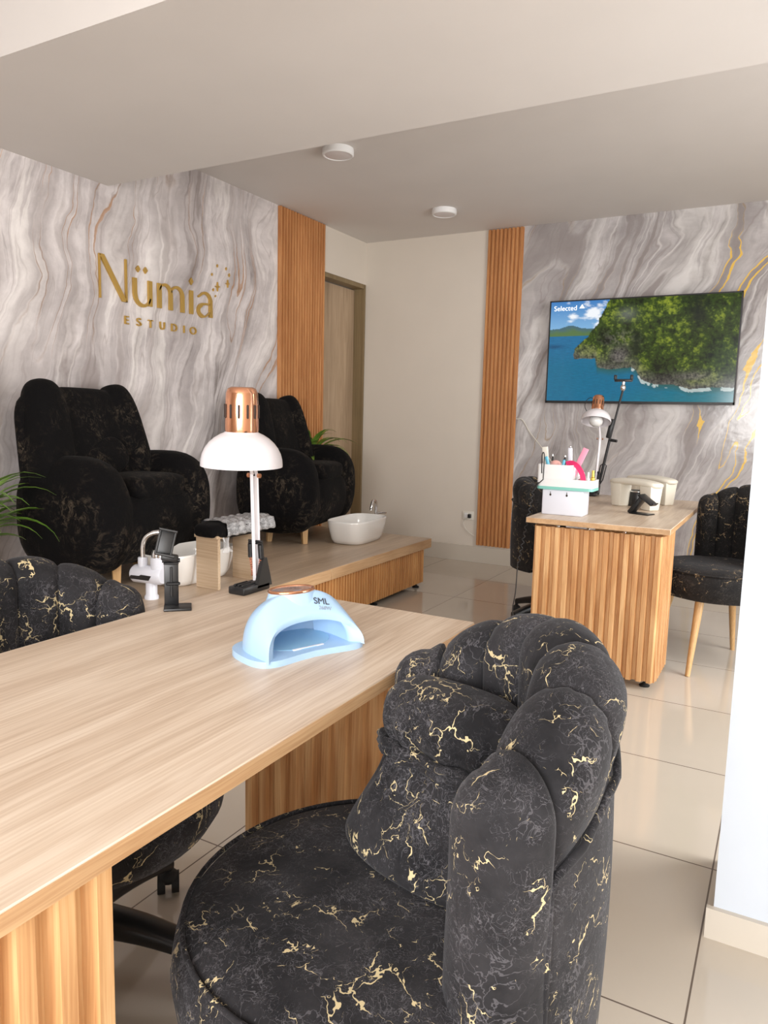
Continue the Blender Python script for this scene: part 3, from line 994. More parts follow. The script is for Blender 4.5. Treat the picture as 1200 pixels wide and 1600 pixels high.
basin('white foot basin near the far end of the platform', (-2.575, 4.305, PZ), radians(4))
basin('white foot basin behind the wooden foot rest', (-2.665, 2.775, PZ), radians(0))
t = thing('chrome_tap', 'small chrome tap behind the far white foot basin', 'tap', (-2.60, 4.605, PZ))
bm = B(); lathe(bm, [(0, 0), (0.025, 0), (0.025, 0.01), (0.018, 0.016), (0.015, 0.14), (0.017, 0.15), (0, 0.15)], 20)
mk('tap_body', bm, 'chrome', t)
bm = B(); tube(bm, cat([(0, 0, 0.13), (0, 0, 0.21), (0.005, -0.02, 0.25), (0.008, -0.06, 0.255), (0.01, -0.085, 0.22), (0.01, -0.09, 0.19)]), 0.010, 12)
mk('spout', bm, 'chrome', t)
bm = B(); tube(bm, [(0, 0, 0.155), (0.03, 0.01, 0.165), (0.075, 0.015, 0.166)], [0.010, 0.008, 0.006], 10)
mk('tap_lever', bm, 'chrome', t)
# heater tap
t = thing('heater_tap', 'white electric heater tap with curved chrome spout on the platform', 'tap', (-2.51, 2.37, PZ), radians(10))
bm = B(); lathe(bm, [(0, 0), (0.032, 0), (0.032, 0.012), (0.026, 0.02), (0.026, 0.085), (0, 0.085)], 24)
mk('tap_base', bm, 'cool_white', t)
bm = B(); lathe(bm, [(0, -0.085), (0.032, -0.082), (0.042, -0.068), (0.043, 0.068), (0.036, 0.082), (0, 0.086)], 28, Matrix.Translation((-0.015, 0, 0.112)) @ Matrix.Rotation(radians(90), 4, 'Y') @ Matrix.Rotation(0, 4, 'Z'))
mk('heater_body', bm, 'cool_white', t)
bm = B(); prism(bm, [(-0.06, -0.010), (0.045, -0.012), (0.06, 0.010), (0.005, 0.012), (-0.005, 0.006), (-0.05, 0.006)], 0.004, Matrix(((1, 0, 0, -0.03), (0, 0, -1, -0.040), (0, 1, 0, 0.105), (0, 0, 0, 1))))
mk('display_panel', bm, 'black_plastic', t, sharp=20)
bm = B(); lathe(bm, [(0, 0.14), (0.022, 0.14), (0.022, 0.185), (0.020, 0.19), (0, 0.19)], 20, Matrix.Translation((-0.045, 0, 0)))
mk('spout_collar', bm, 'cool_white', t)
bm = B(); tube(bm, cat([(-0.045, 0, 0.18), (-0.045, 0, 0.24), (-0.03, 0.008, 0.285), (0.015, 0.03, 0.305), (0.06, 0.05, 0.285), (0.075, 0.056, 0.25)]), 0.011, 12)
mk('spout', bm, 'chrome', t)
bm = B(); lathe(bm, [(0, 0.14), (0.032, 0.14), (0.032, 0.19), (0.026, 0.195), (0.024, 0.215), (0.020, 0.222), (0, 0.222)], 24, Matrix.Translation((0.035, 0, 0)))
mk('control_knob', bm, 'cool_white', t)
bm = B(); lathe(bm, [(0, 0.196), (0.028, 0.196), (0.028, 0.212), (0.022, 0.232), (0, 0.234)], 24, Matrix.Translation((0.035, 0, 0)))
mk('knob_cap', bm, 'chrome', t)

# ------------------------------------------------------------------ foot rest
t = thing('foot_rest', 'pale wooden foot rest with plastic wrapped black cushion', 'foot rest', (-2.44, 2.80, PZ))
for y in (2.669, 2.938):
    bm = B(); rbox(bm, (-2.44, y, PZ + 0.125), (0.14, 0.018, 0.25), 0.001, 1)
    mk('side_panel', bm, 'ply', t, world=True)
bm = B(); rbox(bm, (-2.44, 2.80, PZ + 0.258), (0.145, 0.30, 0.016), 0.001, 1)
mk('top_board', bm, 'ply', t, world=True)
bm = B()
sell(bm, (-2.44, 2.855, PZ + 0.283), (0.085, 0.225, 0.042), 0.55, 0.4)
cu = mk('cushion', bm, 'velvet', t, world=True, sharp=180)
bm = B()
def wrap(u, v):
    y = 2.705 + 0.375 * u
    a = radians(-20 + 220 * v)
    wv = 0.003 * sin(u * 40 + v * 7) + 0.003 * sin(v * 31)
    return Vector((-2.44 + (0.090 + wv) * spow(cos(a), 0.55), y, PZ + 0.284 + (0.047 + wv) * spow(sin(a), 0.6)))
surf(bm, wrap, 40, 40)
mk('plastic_cover', bm, 'plastic_wrap', cu, world=False, sharp=180).matrix_parent_inverse = t.matrix_basis.inverted()
bm = B()
def tail(u, v):
    return Vector((-2.375 + 0.02 * v + 0.012 * sin(u * 9 + v * 4), 2.70 + 0.03 * u + 0.03 * (u - 0.5) * (abs(v - 0.4)) * 2, PZ + 0.255 - 0.075 * v))
surf(bm, tail, 14, 12)
mk('plastic_tail', bm, 'clear_wrap', cu, world=False, sharp=180).matrix_parent_inverse = t.matrix_basis.inverted()


# ------------------------------------------------------------------ plants
def plant(label, loc, pot_r, pot_h, n, length, seed, lean=(0, 0), wide=0.024, az=None, rise=(0.5, 1.1)):
    rnd = random.Random(seed)
    t = thing('potted_plant', label, 'plant', loc, 0, 'potted plants')
    bm = B(); lathe(bm, [(0, 0), (pot_r * 0.72, 0), (pot_r * 0.78, 0.01), (pot_r, pot_h), (pot_r * 0.93, pot_h), (pot_r * 0.88, pot_h - 0.03)], 28)
    mk('pot', bm, 'pot', t)
    bm = B(); lathe(bm, [(pot_r * 0.9, pot_h - 0.03), (0, pot_h - 0.02)], 20)
    mk('soil', bm, 'soil', t)
    for i in range(n):
        a = rnd.uniform(0, 2 * pi) if az is None else radians(rnd.uniform(*az))
        L = length * rnd.uniform(0.65, 1.1)
        el = rnd.uniform(*rise)
        h0 = pot_h - 0.02 + rnd.uniform(0, 0.25) * length
        bm = B()
        d = Vector((cos(a), sin(a), 0)); sd = Vector((-sin(a), cos(a), 0))
        wd = wide * rnd.uniform(0.8, 1.3)
        pts = []
        for k in range(11):
            s = k / 10
            el2 = el - 1.5 * s * s * rnd.uniform(0.95, 1.05)
            if k == 0: p = Vector((0, 0, 0))
            else: p = pts[-1] + (d * cos(el2) + Vector((0, 0, sin(el2)))) * L / 10
            pts.append(p)
        rows = []
        for k, p in enumerate(pts):
            s = k / 10
            q = wd * (sin(pi * min(1, s * 0.9 + 0.12)) ** 0.7) * (1 - s ** 4) + 0.001
            c = Vector((d.x * 0.01, d.y * 0.01, h0)) + p
            rows.append([bm.verts.new(c - sd * q + Vector((0, 0, 0.35 * q))), bm.verts.new(c), bm.verts.new(c + sd * q + Vector((0, 0, 0.35 * q)))])
        for r0, r1 in zip(rows, rows[1:]):
            for k in (0, 1): bm.faces.new((r0[k], r0[k + 1], r1[k + 1], r1[k]))
        mk('leaf', bm, 'leaf', t, sharp=180)
    bm = B(); tube(bm, [(0, 0, pot_h - 0.03), (0.01, 0, pot_h + 0.12), (0.005, 0.01, pot_h + length * 0.3)], [0.012, 0.009, 0.006], 8)
    mk('stem', bm, 'leaf', t)
    return t


plant('potted plant with arching strap leaves beside the armchair at the photo edge', (-3.16, 1.90, PZ), 0.085, 0.22, 34, 0.46, 3, wide=0.022, rise=(0.5, 1.5), az=(-75, 110))
plant('leafy green plant behind the arm of the far armchair', (-3.24, 4.64, PZ), 0.07, 0.42, 18, 0.44, 11, wide=0.026, rise=(0.7, 1.5), az=(-75, 85))


# ------------------------------------------------------------------ desks
def desk_legs_common(t, x0, x1, y, outward, mat='desk_slat'):
    bm = B(); slats(bm, x1 - x0, 0.665, 0.046, 0.019, 0.018, 0.56, 0.14)
    m = wall_frame((x0 if outward < 0 else x1, y, 0.04), (1 if outward < 0 else -1, 0, 0), (0, outward, 0))
    bm.transform(m)
    mk('slatted_end_panel', bm, mat, t, world=True, sharp=15)


def desk_side(t, x, y0, y1, outward):
    bm = B(); slats(bm, y1 - y0, 0.665, 0.046, 0.019, 0.018, 0.56, 0.14)
    m = wall_frame((x, y0 if outward > 0 else y1, 0.04), (0, 1 if outward > 0 else -1, 0), (outward, 0, 0))
    bm.transform(m)
    mk('slatted_side_panel', bm, 'desk_slat', t, world=True, sharp=15)


def desk_foot(t, x, y):
    bm = B(); lathe(bm, [(0, 0), (0.022, 0), (0.024, 0.005), (0.012, 0.014), (0.007, 0.018), (0.007, 0.045), (0, 0.045)], 20, Matrix.Translation((x, y, 0)))
    mk('foot', bm, 'rubber', t, world=True)


DZ = 0.745
def desk(label, x0, x1, y0, y1, loc):
    t = thing('manicure_desk', label, 'desk', loc, 0, 'pale oak manicure desks')
    bm = B(); rbox(bm, ((x0 + x1) / 2, (y0 + y1) / 2, DZ - 0.0125), (x1 - x0, y1 - y0, 0.025), 0.0015, 1)
    mk('desktop', bm, 'desk_top', t, world=True)
    e = 0.0007
    bm = B()
    box(bm, (x1 + e / 2, (y0 + y1) / 2, DZ - 0.0135), (e, y1 - y0 - 0.004, 0.022)); box(bm, ((x0 + x1) / 2, y0 - e / 2, DZ - 0.0135), (x1 - x0 - 0.004, e, 0.022))
    mk('edge_strip', bm, 'edge_band', t, world=True)
    return t


t = desk('large pale oak manicure desk carrying the blue nail lamp', -1.25, -0.588, 0.13, 1.502, (-0.92, 0.8, 0))
desk_side(t, -0.628, 0.15, 0.525, 1)
desk_legs_common(t, -1.19, -0.622, 1.475, 1)
desk_legs_common(t, -1.19, -0.622, 1.440, -1)
desk_legs_common(t, -1.22, -0.62, 0.16, -1)
for x, y in ((-0.64, 0.2), (-0.64, 1.42), (-1.2, 0.2), (-1.2, 1.42)): desk_foot(t, x, y)
t = desk('oak manicure desk under the television, carrying the white organizer', -1.068, -0.424, 3.335, 4.70, (-0.75, 4.0, 0))
desk_legs_common(t, -1.035, -0.452, 3.375, -1)
desk_side(t, -0.466, 3.39, 3.70, 1)
desk_side(t, -1.022, 3.39, 3.70, -1)
desk_legs_common(t, -1.035, -0.565, 4.655, 1)
for x, y in ((-0.50, 3.43), (-0.99, 3.43), (-0.60, 4.62), (-0.99, 4.62)): desk_foot(t, x, y)
for x in (-0.92, -0.78, -0.62):
    bm = B(); rbox(bm, (x, 3.362, 0.712), (0.014, 0.014, 0.012), 0.002, 1)
    mk('bracket', bm, 'chrome', t, world=True)


# ------------------------------------------------------------------ tub chairs
def tub_chair(label, loc, rz, base, mat, apex=0.893, drop=0.118, seat_top=0.49, seat_fwd=0.03, seat_r=0.287, group=None, name='tub_chair', cat='chair', leg_rot=0.0):
    """channel tufted wrap-around chair, facing local +x; base 'legs' or 'swivel'"""
    t = thing(name, label, cat, loc, rz, group)
    RI, RO = 0.180, 0.280
    RC, RT = (RI + RO) / 2, (RO - RI) / 2
    END, CORE = radians(72), radians(65)
    ZB = seat_top - 0.10
    SEAM = 0.125
    hh = lambda ps: apex - drop * min(1.15, (abs(ps) / END)) ** 2
    edges = [-END, -CORE] + [-CORE + 2 * CORE * k / 5 for k in range(1, 5)] + [CORE, END]
    # samples along the ring
    smp = []
    for k, (a, b) in enumerate(zip(edges, edges[1:])):
        m = 5 if k in (0, len(edges) - 2) else 16
        for i in range(m):
            smp.append((a + (b - a) * i / m, i / m, k))
    smp.append((END, 1.0, len(edges) - 2))
    NT_ = 46

    def prof(h, zout):
        pts = []
        n1, n2, n3 = 16, 18, 12
        for i in range(n1): pts.append((RI, ZB + (h - RT - ZB) * i / n1, 1, 0, i / n1))
        for i in range(n2 + 1):
            a = pi - pi * i / n2
            pts.append((RC + RT * cos(a), h - RT + RT * sin(a), 2, a, 0))
        for i in range(1, n3): pts.append((RO, h - RT - (h - RT - zout) * i / (n3 - 1), 3, 0, i / (n3 - 1)))
        return pts

    def ring(ps, f, k, theta=0.0, side=1):
        h = hh(ps)
        endch = k in (0, len(edges) - 2)
        zo = ZB - 0.03 if endch else h - SEAM
        bl = max(0.0, 1 - abs(2 * f - 1) ** 2.6) ** 0.6
        if endch:                                   # the end roll stays full towards its free end
            ff = f if k else 1 - f
            bl = 1.0 if ff > 0.5 else max(0.0, 1 - (2 * ff - 1) ** 2) ** 0.5
        out = []
        P = prof(h, zo)
        for jj, (r, z, seg, a, q) in enumerate(P):
            if seg == 1: nr, nz, w_ = -1, 0, min(1, q * 3.0 + 0.25)
            elif seg == 2: nr, nz, w_ = cos(a), sin(a), 1
            else: nr, nz, w_ = 1, 0, (1 - 0.85 * q ** 2) if not endch else 1
            am = (0.013 + 0.008 * min(1, abs(ps) / CORE)) * bl * w_ - 0.003
            r2_, z2_ = r + nr * am, z + nz * am
            if theta:
                r2_ = RC + (r2_ - RC) * cos(theta)
                z2_ = z2_ - (RT * 1.0) * (1 - cos(theta)) * max(0.0, (z2_ - ZB) / (h - ZB))
            d = Vector((-cos(ps), -sin(ps), 0)); tg = Vector((sin(ps), -cos(ps), 0)) * side
            p = d * r2_ + Vector((0, 0, z2_))
            if theta: p += tg * (RT + 0.008) * sin(theta)
            # soft irregular creases, gathers along the seams
            if seg == 2 and not endch: p += (d * nr + Vector((0, 0, nz))) * 0.0035 * sin(jj * 2.1) * (1 - bl) * min(1, abs(ps) * 2)
            n_ = noise.noise(Vector((p.x * 9 + loc[0], p.y * 9, p.z * 9)))
            p += d * 0.004 * n_ * (nr if nr else 0) + Vector((0, 0, 0.004 * n_ * nz))
            out.append(p)
        return out

    rings = []
    for q in (88, 75, 60, 45, 30, 15): rings.append(ring(-END, 0, 0, radians(q), -1))
    for ps, f, k in smp: rings.append(ring(ps, f, k))
    for q in (15, 30, 45, 60, 75, 88): rings.append(ring(END, 1, len(edges) - 2, radians(q), 1))
    bm = B()
    V = [[bm.verts.new(p) for p in r] for r in rings]
    for a, b in zip(V, V[1:]):
        for j in range(len(a) - 1):
            bm.faces.new((a[j], a[j + 1], b[j + 1], b[j]))
    bm.faces.new(V[0]); bm.faces.new(V[-1][::-1])
    for a, b in zip(V, V[1:]):
        bm.faces.new((a[0], b[0], b[-1], a[-1]))
    back = mk('backrest', bm, mat, t, sharp=65)
    # plain outer panel under the rolls
    bm = B()
    n = 40
    zp = seat_top - 0.15
    g = []
    for i in range(n + 1):
        ps = -CORE - 0.01 + (2 * CORE + 0.02) * i / n
        d = Vector((-cos(ps), -sin(ps), 0))
        ht = hh(ps) - SEAM + 0.015
        row = [d * (RO - 0.035) + Vector((0, 0, ht)), d * (RO + 0.001) + Vector((0, 0, ht))]
        for k in range(1, 9):
            s = k / 8
            row.append(d * (RO + 0.004 + 0.006 * sin(pi * s)) + Vector((0, 0, ht + (zp - ht) * s)))
        row += [d * (RO - 0.03) + Vector((0, 0, zp))]
        g.append([bm.verts.new(p) for p in row])
    for a, b in zip(g, g[1:]):
        for j in range(len(a)): bm.faces.new((a[j], a[(j + 1) % len(a)], b[(j + 1) % len(a)], b[j]))
    bm.faces.new(g[0]); bm.faces.new(g[-1][::-1])
    mk('outer_panel', bm, mat, t, sharp=50)
    bm = B()
    pts = []
    for i in range(9): 
        ps = -CORE - 0.02; pts.append(Vector((-cos(ps), -sin(ps), 0)) * (RO + 0.010) + Vector((0, 0, zp + 0.01 + (hh(ps) - SEAM - zp - 0.01) * i / 8)))
    for i in range(1, 60):
        ps = -CORE - 0.02 + (2 * CORE + 0.04) * i / 60
        pts.append(Vector((-cos(ps), -sin(ps), 0)) * (RO + 0.010 - 0.004 * abs(cos(i * pi / 10))) + Vector((0, 0, hh(ps) - SEAM + 0.002)))
    for i in range(9):
        ps = CORE + 0.02; pts.append(Vector((-cos(ps), -sin(ps), 0)) * (RO + 0.010) + Vector((0, 0, hh(ps) - SEAM - (hh(ps) - SEAM - zp - 0.01) * i / 8)))
    tube(bm, pts, 0.0055, 8)
    mk('piping', bm, mat, t, sharp=180)
    # seat
    bm = B()
    R = seat_r
    lathe(bm, [(0, seat_top - 0.145), (R - 0.05, seat_top - 0.145), (R - 0.012, seat_top - 0.135), (R + 0.006, seat_top - 0.105), (R + 0.012, seat_top - 0.065), (R + 0.006, seat_top - 0.028),
               (R - 0.008, seat_top - 0.008), (R - 0.03, seat_top + 0.004), (R * 0.7, seat_top + 0.014), (R * 0.35, seat_top + 0.018), (0, seat_top + 0.019)], 64, Matrix.Translation((seat_fwd, 0, 0)) @ Matrix.Diagonal((1.03, 1.0, 1, 1)))
    seat = mk('seat', bm, mat, t, sharp=180)
    bm = B(); tube(bm, [Vector((seat_fwd + 1.03 * (R - 0.004) * cos(2 * pi * k / 72), (R - 0.004) * sin(2 * pi * k / 72), seat_top - 0.006)) for k in range(73)], 0.0042, 6, False)
    mk('seat_piping', bm, mat, seat, sharp=180)
    zb = seat_top - 0.145
    if base == 'legs':
        for sx, sy in ((-1, -1), (-1, 1), (1, -1), (1, 1)):
            q = Vector((sx, sy, 0)); q.rotate(Matrix.Rotation(radians(leg_rot), 3, 'Z'))
            bm = B(); tube(bm, [Vector((seat_fwd, 0, 0)) + q * 0.215, Vector((seat_fwd, 0, zb + 0.01)) + q * 0.155], [0.0115, 0.021], 16)
            mk('leg', bm, 'leg_wood', t, sharp=40)
    else:
        bm = B()
        lathe(bm, [(0, 0.10), (0.035, 0.10), (0.038, 0.16), (0.026, 0.17), (0.026, 0.28), (0.015, 0.285), (0.015, zb - 0.02), (0.09, zb - 0.015), (0.09, zb + 0.005), (0, zb + 0.005)], 24)
        mk('gas_column', bm, 'black_plastic', t)
        for k in range(5):
            a = radians(72 * k + base_rot)
            d = Vector((cos(a), sin(a), 0))
            bm = B()
            def arm(u, v):
                s = v
                c = d * (0.025 + 0.275 * s) + Vector((0, 0, 0.135 - 0.05 * s - 0.012 * sin(pi * s) * -1))
                hw = 0.034 - 0.010 * s; ht = 0.030 - 0.012 * s
                q = 2 * pi * u
                return c + Vector((-sin(a), cos(a), 0)) * hw * spow(cos(q), 0.6) + Vector((0, 0, ht * spow(sin(q), 0.6)))
            g = surf(bm, arm, 16, 9, True, False)
            bm.faces.new([g[i][0] for i in range(16)]); bm.faces.new([g[i][8] for i in range(16)])
            leg = mk('base_arm', bm, 'black_plastic', t, sharp=60)
            bm = B()
            sd = Vector((-sin(a + 0.7), cos(a + 0.7), 0))
            c = d * 0.305
            for s in (-1, 1):
                cyl(bm, c + sd * s * 0.008 + Vector((0, 0, 0.026)), c + sd * s * 0.026 + Vector((0, 0, 0.026)), 0.026, None, 20)
            cyl(bm, c + Vector((0, 0, 0.03)), c + Vector((0, 0, 0.08)), 0.010, None, 12)
            sell(bm, c + Vector((0, 0, 0.042)), (0.026, 0.026, 0.018), 1, 1, 16, 8)
            mk('caster', bm, 'rubber', leg, sharp=40)
    return t


base_rot = 20
GC = 'black and gold tub chairs'
tub_chair('large black tub chair with gold lightning veins in the foreground', (-0.45, 0.91, 0), radians(217), 'legs', 'fabric', group=GC)
base_rot = 20
tub_chair('black gold-veined swivel chair tucked behind the near oak desk', (-1.255, 0.94, 0), radians(2), 'swivel', 'fabric', apex=0.865, drop=0.085, seat_top=0.50, group=GC, name='swivel_chair')
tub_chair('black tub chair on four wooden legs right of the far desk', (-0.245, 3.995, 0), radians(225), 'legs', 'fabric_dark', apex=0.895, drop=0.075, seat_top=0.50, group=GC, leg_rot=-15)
base_rot = 10
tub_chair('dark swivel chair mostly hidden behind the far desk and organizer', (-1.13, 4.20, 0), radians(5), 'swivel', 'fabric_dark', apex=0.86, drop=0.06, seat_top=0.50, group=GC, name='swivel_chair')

# pillow of the near chair
t = thing('throw_pillow', 'black gold-veined pillow tied with a strap on the large foreground chair', 'pillow', (-0.428, 0.976, 0.505), radians(217 + 40))
prof = [(0.0, 0.130, 0.060), (0.02, 0.148, 0.078), (0.06, 0.142, 0.076), (0.11, 0.130, 0.068), (0.155, 0.118, 0.056), (0.185, 0.108, 0.046), (0.205, 0.108, 0.046), (0.225, 0.120, 0.060), (0.25, 0.126, 0.066), (0.28, 0.122, 0.060), (0.30, 0.106, 0.046), (0.312, 0.080, 0.026)]
def pil(u, v):
    k = v * (len(prof) - 1); i = min(int(k), len(prof) - 2); q = k - i
    q = q
    z, wd, th = [prof[i][m] * (1 - q) + prof[i + 1][m] * q for m in range(3)]
    z *= 0.89
    a = 2 * pi * u
    fold = 0.0
    if 0.08 < z < 0.26: fold = 0.006 * sin(a * 13) * (1 - abs(z - 0.172) / 0.1)
    x = (th + fold) * spow(cos(a), 0.8) - 0.13 * z
    y = (wd + fold) * spow(sin(a), 0.75)
    if z < 0.13: y_ = sin(a); x += 0.02 * (1 - z / 0.13) * max(0, cos(a))
    if z < 0.12: y -= 0.035 * (1 - z / 0.12) * max(0, -sin(a)) ** 2
    return Vector((x, y, z))
bm = B()
g = surf(bm, pil, 88, 28, True, False)
bm.faces.new([g[i][0] for i in range(88)]); bm.faces.new([g[i][27] for i in range(88)])
mk('pillow_cover', bm, 'fabric', t, sharp=180, mods=[('SUBSURF', dict(levels=1, render_levels=1))])
bm = B()
for dz in (0.0, 0.012):
    pts = []
    for k in range(49):
        p = pil(k / 48, 0.50)
        c = Vector((-0.13 * p.z, 0.0, p.z))
        q = c + (p - c) * 1.12
        pts.append(Vector((q.x, q.y, 0.166 + dz)))
    tube(bm, pts, 0.0085, 8, False)
mk('strap', bm, 'fabric', t, sharp=180)


# ------------------------------------------------------------------ nail lamp
UX, UY = -0.822, 1.138
t = thing('nail_lamp', 'pale blue nail curing lamp on the near oak desk', 'nail lamp', (UX, UY, DZ), math.atan2(-0.36, 0.93))
# local: +x front opening, y width, z up
bm = B()
def uvout(s, th, grow=0.0):
    """s 0 front .. 1 back ; th 0..pi"""
    x = 0.088 - 0.150 * s
    q = max(0.0, 1 - max(0.0, (s - 0.25) / 0.75) ** 3.2) ** 0.5
    hw = (0.108 + 0.004 * sin(pi * s)) * (0.25 + 0.75 * q) + grow
    hz = (0.064 + 0.044 * (min(1, s / 0.42)) ** 0.75) * (q if s > 0.25 else 1) + grow
    # front edge swept back at the top
    x -= 0.040 * max(0.0, sin(th)) ** 1.5 * max(0, 1 - s * 1.8)
    return Vector((x, hw * spow(cos(th), 0.85), 0.008 + hz * spow(sin(th), 0.80)))
g = surf(bm, lambda u, v: uvout(u, pi * v), 30, 44)
def uvin(s, th):
    p = uvout(s * 0.80, th, 0.0)
    k = 1 - 0.16 * min(1, 0.25 + s * 6)
    return Vector((p.x - 0.004, p.y * (k - 0.06 * min(1, s * 6)), 0.010 + (p.z - 0.008) * (0.80 - 0.1 * s)))
gi = surf(bm, lambda u, v: uvin(u, pi * v), 26, 44)
for j in range(43): bm.faces.new((g[0][j], g[0][j + 1], gi[0][j + 1], gi[0][j]))
mk('shell', bm, 'uv_blue', t, sharp=50)
bm = B()
pl_ = []
for k in range(72):
    a = 2 * pi * k / 72
    x = 0.026 + 0.084 * spow(cos(a), 0.7); y = 0.127 * spow(sin(a), 0.55)
    if cos(a) > 0: x -= 0.030 * max(0.0, cos(y / 0.127 * pi / 2)) ** 1.2
    pl_.append((x - 0.004, y))
prism(bm, pl_, 0.012)
bmesh.ops.bevel(bm, geom=[e for e in bm.edges if abs(e.verts[0].co.z - e.verts[1].co.z) < 1e-6], offset=0.004, segments=2, affect='EDGES', profile=0.5)
mk('base_plate', bm, 'uv_blue', t, sharp=40)
bm = B(); rbox(bm, (0.052, 0.0, 0.0125), (0.006, 0.07, 0.003), 0.0012, 2)
mk('base_ridge', bm, 'cool_white', t)
bm = B(); prism(bm, [(0.06 * cos(2 * pi * k / 40) * 1.15 - 0.012, 0.080 * sin(2 * pi * k / 40)) for k in range(40)], 0.0008, Matrix.Translation((0, 0, 0.0122)))
mk('floor_plate', bm, 'uv_inside', t, sharp=40)
tp = Matrix.Translation((-0.008, 0, 0.1105)) @ Matrix.Rotation(radians(-4), 4, 'Y')
bm = B()
lathe(bm, [(0, 0.001), (1.04, 0.001), (1.08, -0.006), (1.16, -0.014), (1.30, -0.030), (0, -0.030)], 48, tp @ Matrix.Diagonal((0.036, 0.045, 1, 1)))
mk('display_collar', bm, 'uv_blue', t, sharp=70)
bm = B()
ov = lambda r, z: [Vector((0.036 * r * cos(2 * pi * k / 48), 0.045 * r * sin(2 * pi * k / 48), z)) for k in range(49)]
tube(bm, ov(1.0, 0.002), 0.0035, 8, False)
bm.transform(tp)
ringo = mk('display_ring', bm, 'copper', t, sharp=180)
bm = B(); prism(bm, [(p.x, p.y) for p in ov(0.98, 0)[:-1]], 0.003, tp)
a = NT('display_marbling')
nz = a.noise(a.warp(a.coord(), 30, 0.03, 2), 24, 3, 0.5)
a.set(Base_Color=a.ramp(nz.outputs[0], [(0.36, (0.42, 0.34, 0.34)), (0.55, (0.55, 0.45, 0.43)), (0.68, (0.68, 0.30, 0.22))]), Roughness=0.08, Coat_Weight=0.6)
mk('display', bm, a.m, t, sharp=30)
# printed marks on the front band
nrm = (uvout(0.14, radians(74)) - uvout(0.20, radians(74)))
def mark(s, size, y, frac, mat_, name):
    P0 = uvout(frac, math.acos(max(-1, min(1, y / 0.110))) , 0.0022)
    e = 0.01
    du = (uvout(frac + 0.05, math.acos((y) / 0.110), 0.0015) - P0)
    yy = (uvout(frac, math.acos((y + 0.03) / 0.110), 0.0015) - P0).normalized()
    upv = du - yy * du.dot(yy); upv.normalize()
    n = yy.cross(upv)
    m = Matrix((yy, upv, n)).transposed().to_4x4(); m.translation = P0
    bm = text_bm(s, size, 0.0004, m)
    mk(name, bm, mat_, t, sharp=0)
mark('SML', 0.020, 0.016, 0.13, 'dark_print', 'logo')
mark('268W', 0.011, 0.022, 0.045, 'grey_print', 'power_mark')
bm = B(); tube(bm, cat([(-0.905, 1.19, DZ + 0.015), (-0.96, 1.24, DZ + 0.005), (-1.03, 1.36, DZ + 0.004), (-1.09, 1.46, DZ + 0.004), (-1.105, 1.508, DZ + 0.003), (-1.108, 1.520, DZ - 0.06), (-1.105, 1.52, DZ - 0.30)]), 0.003, 6)
mk('power_cord', bm, 'black_plastic', t, sharp=180, world=True)


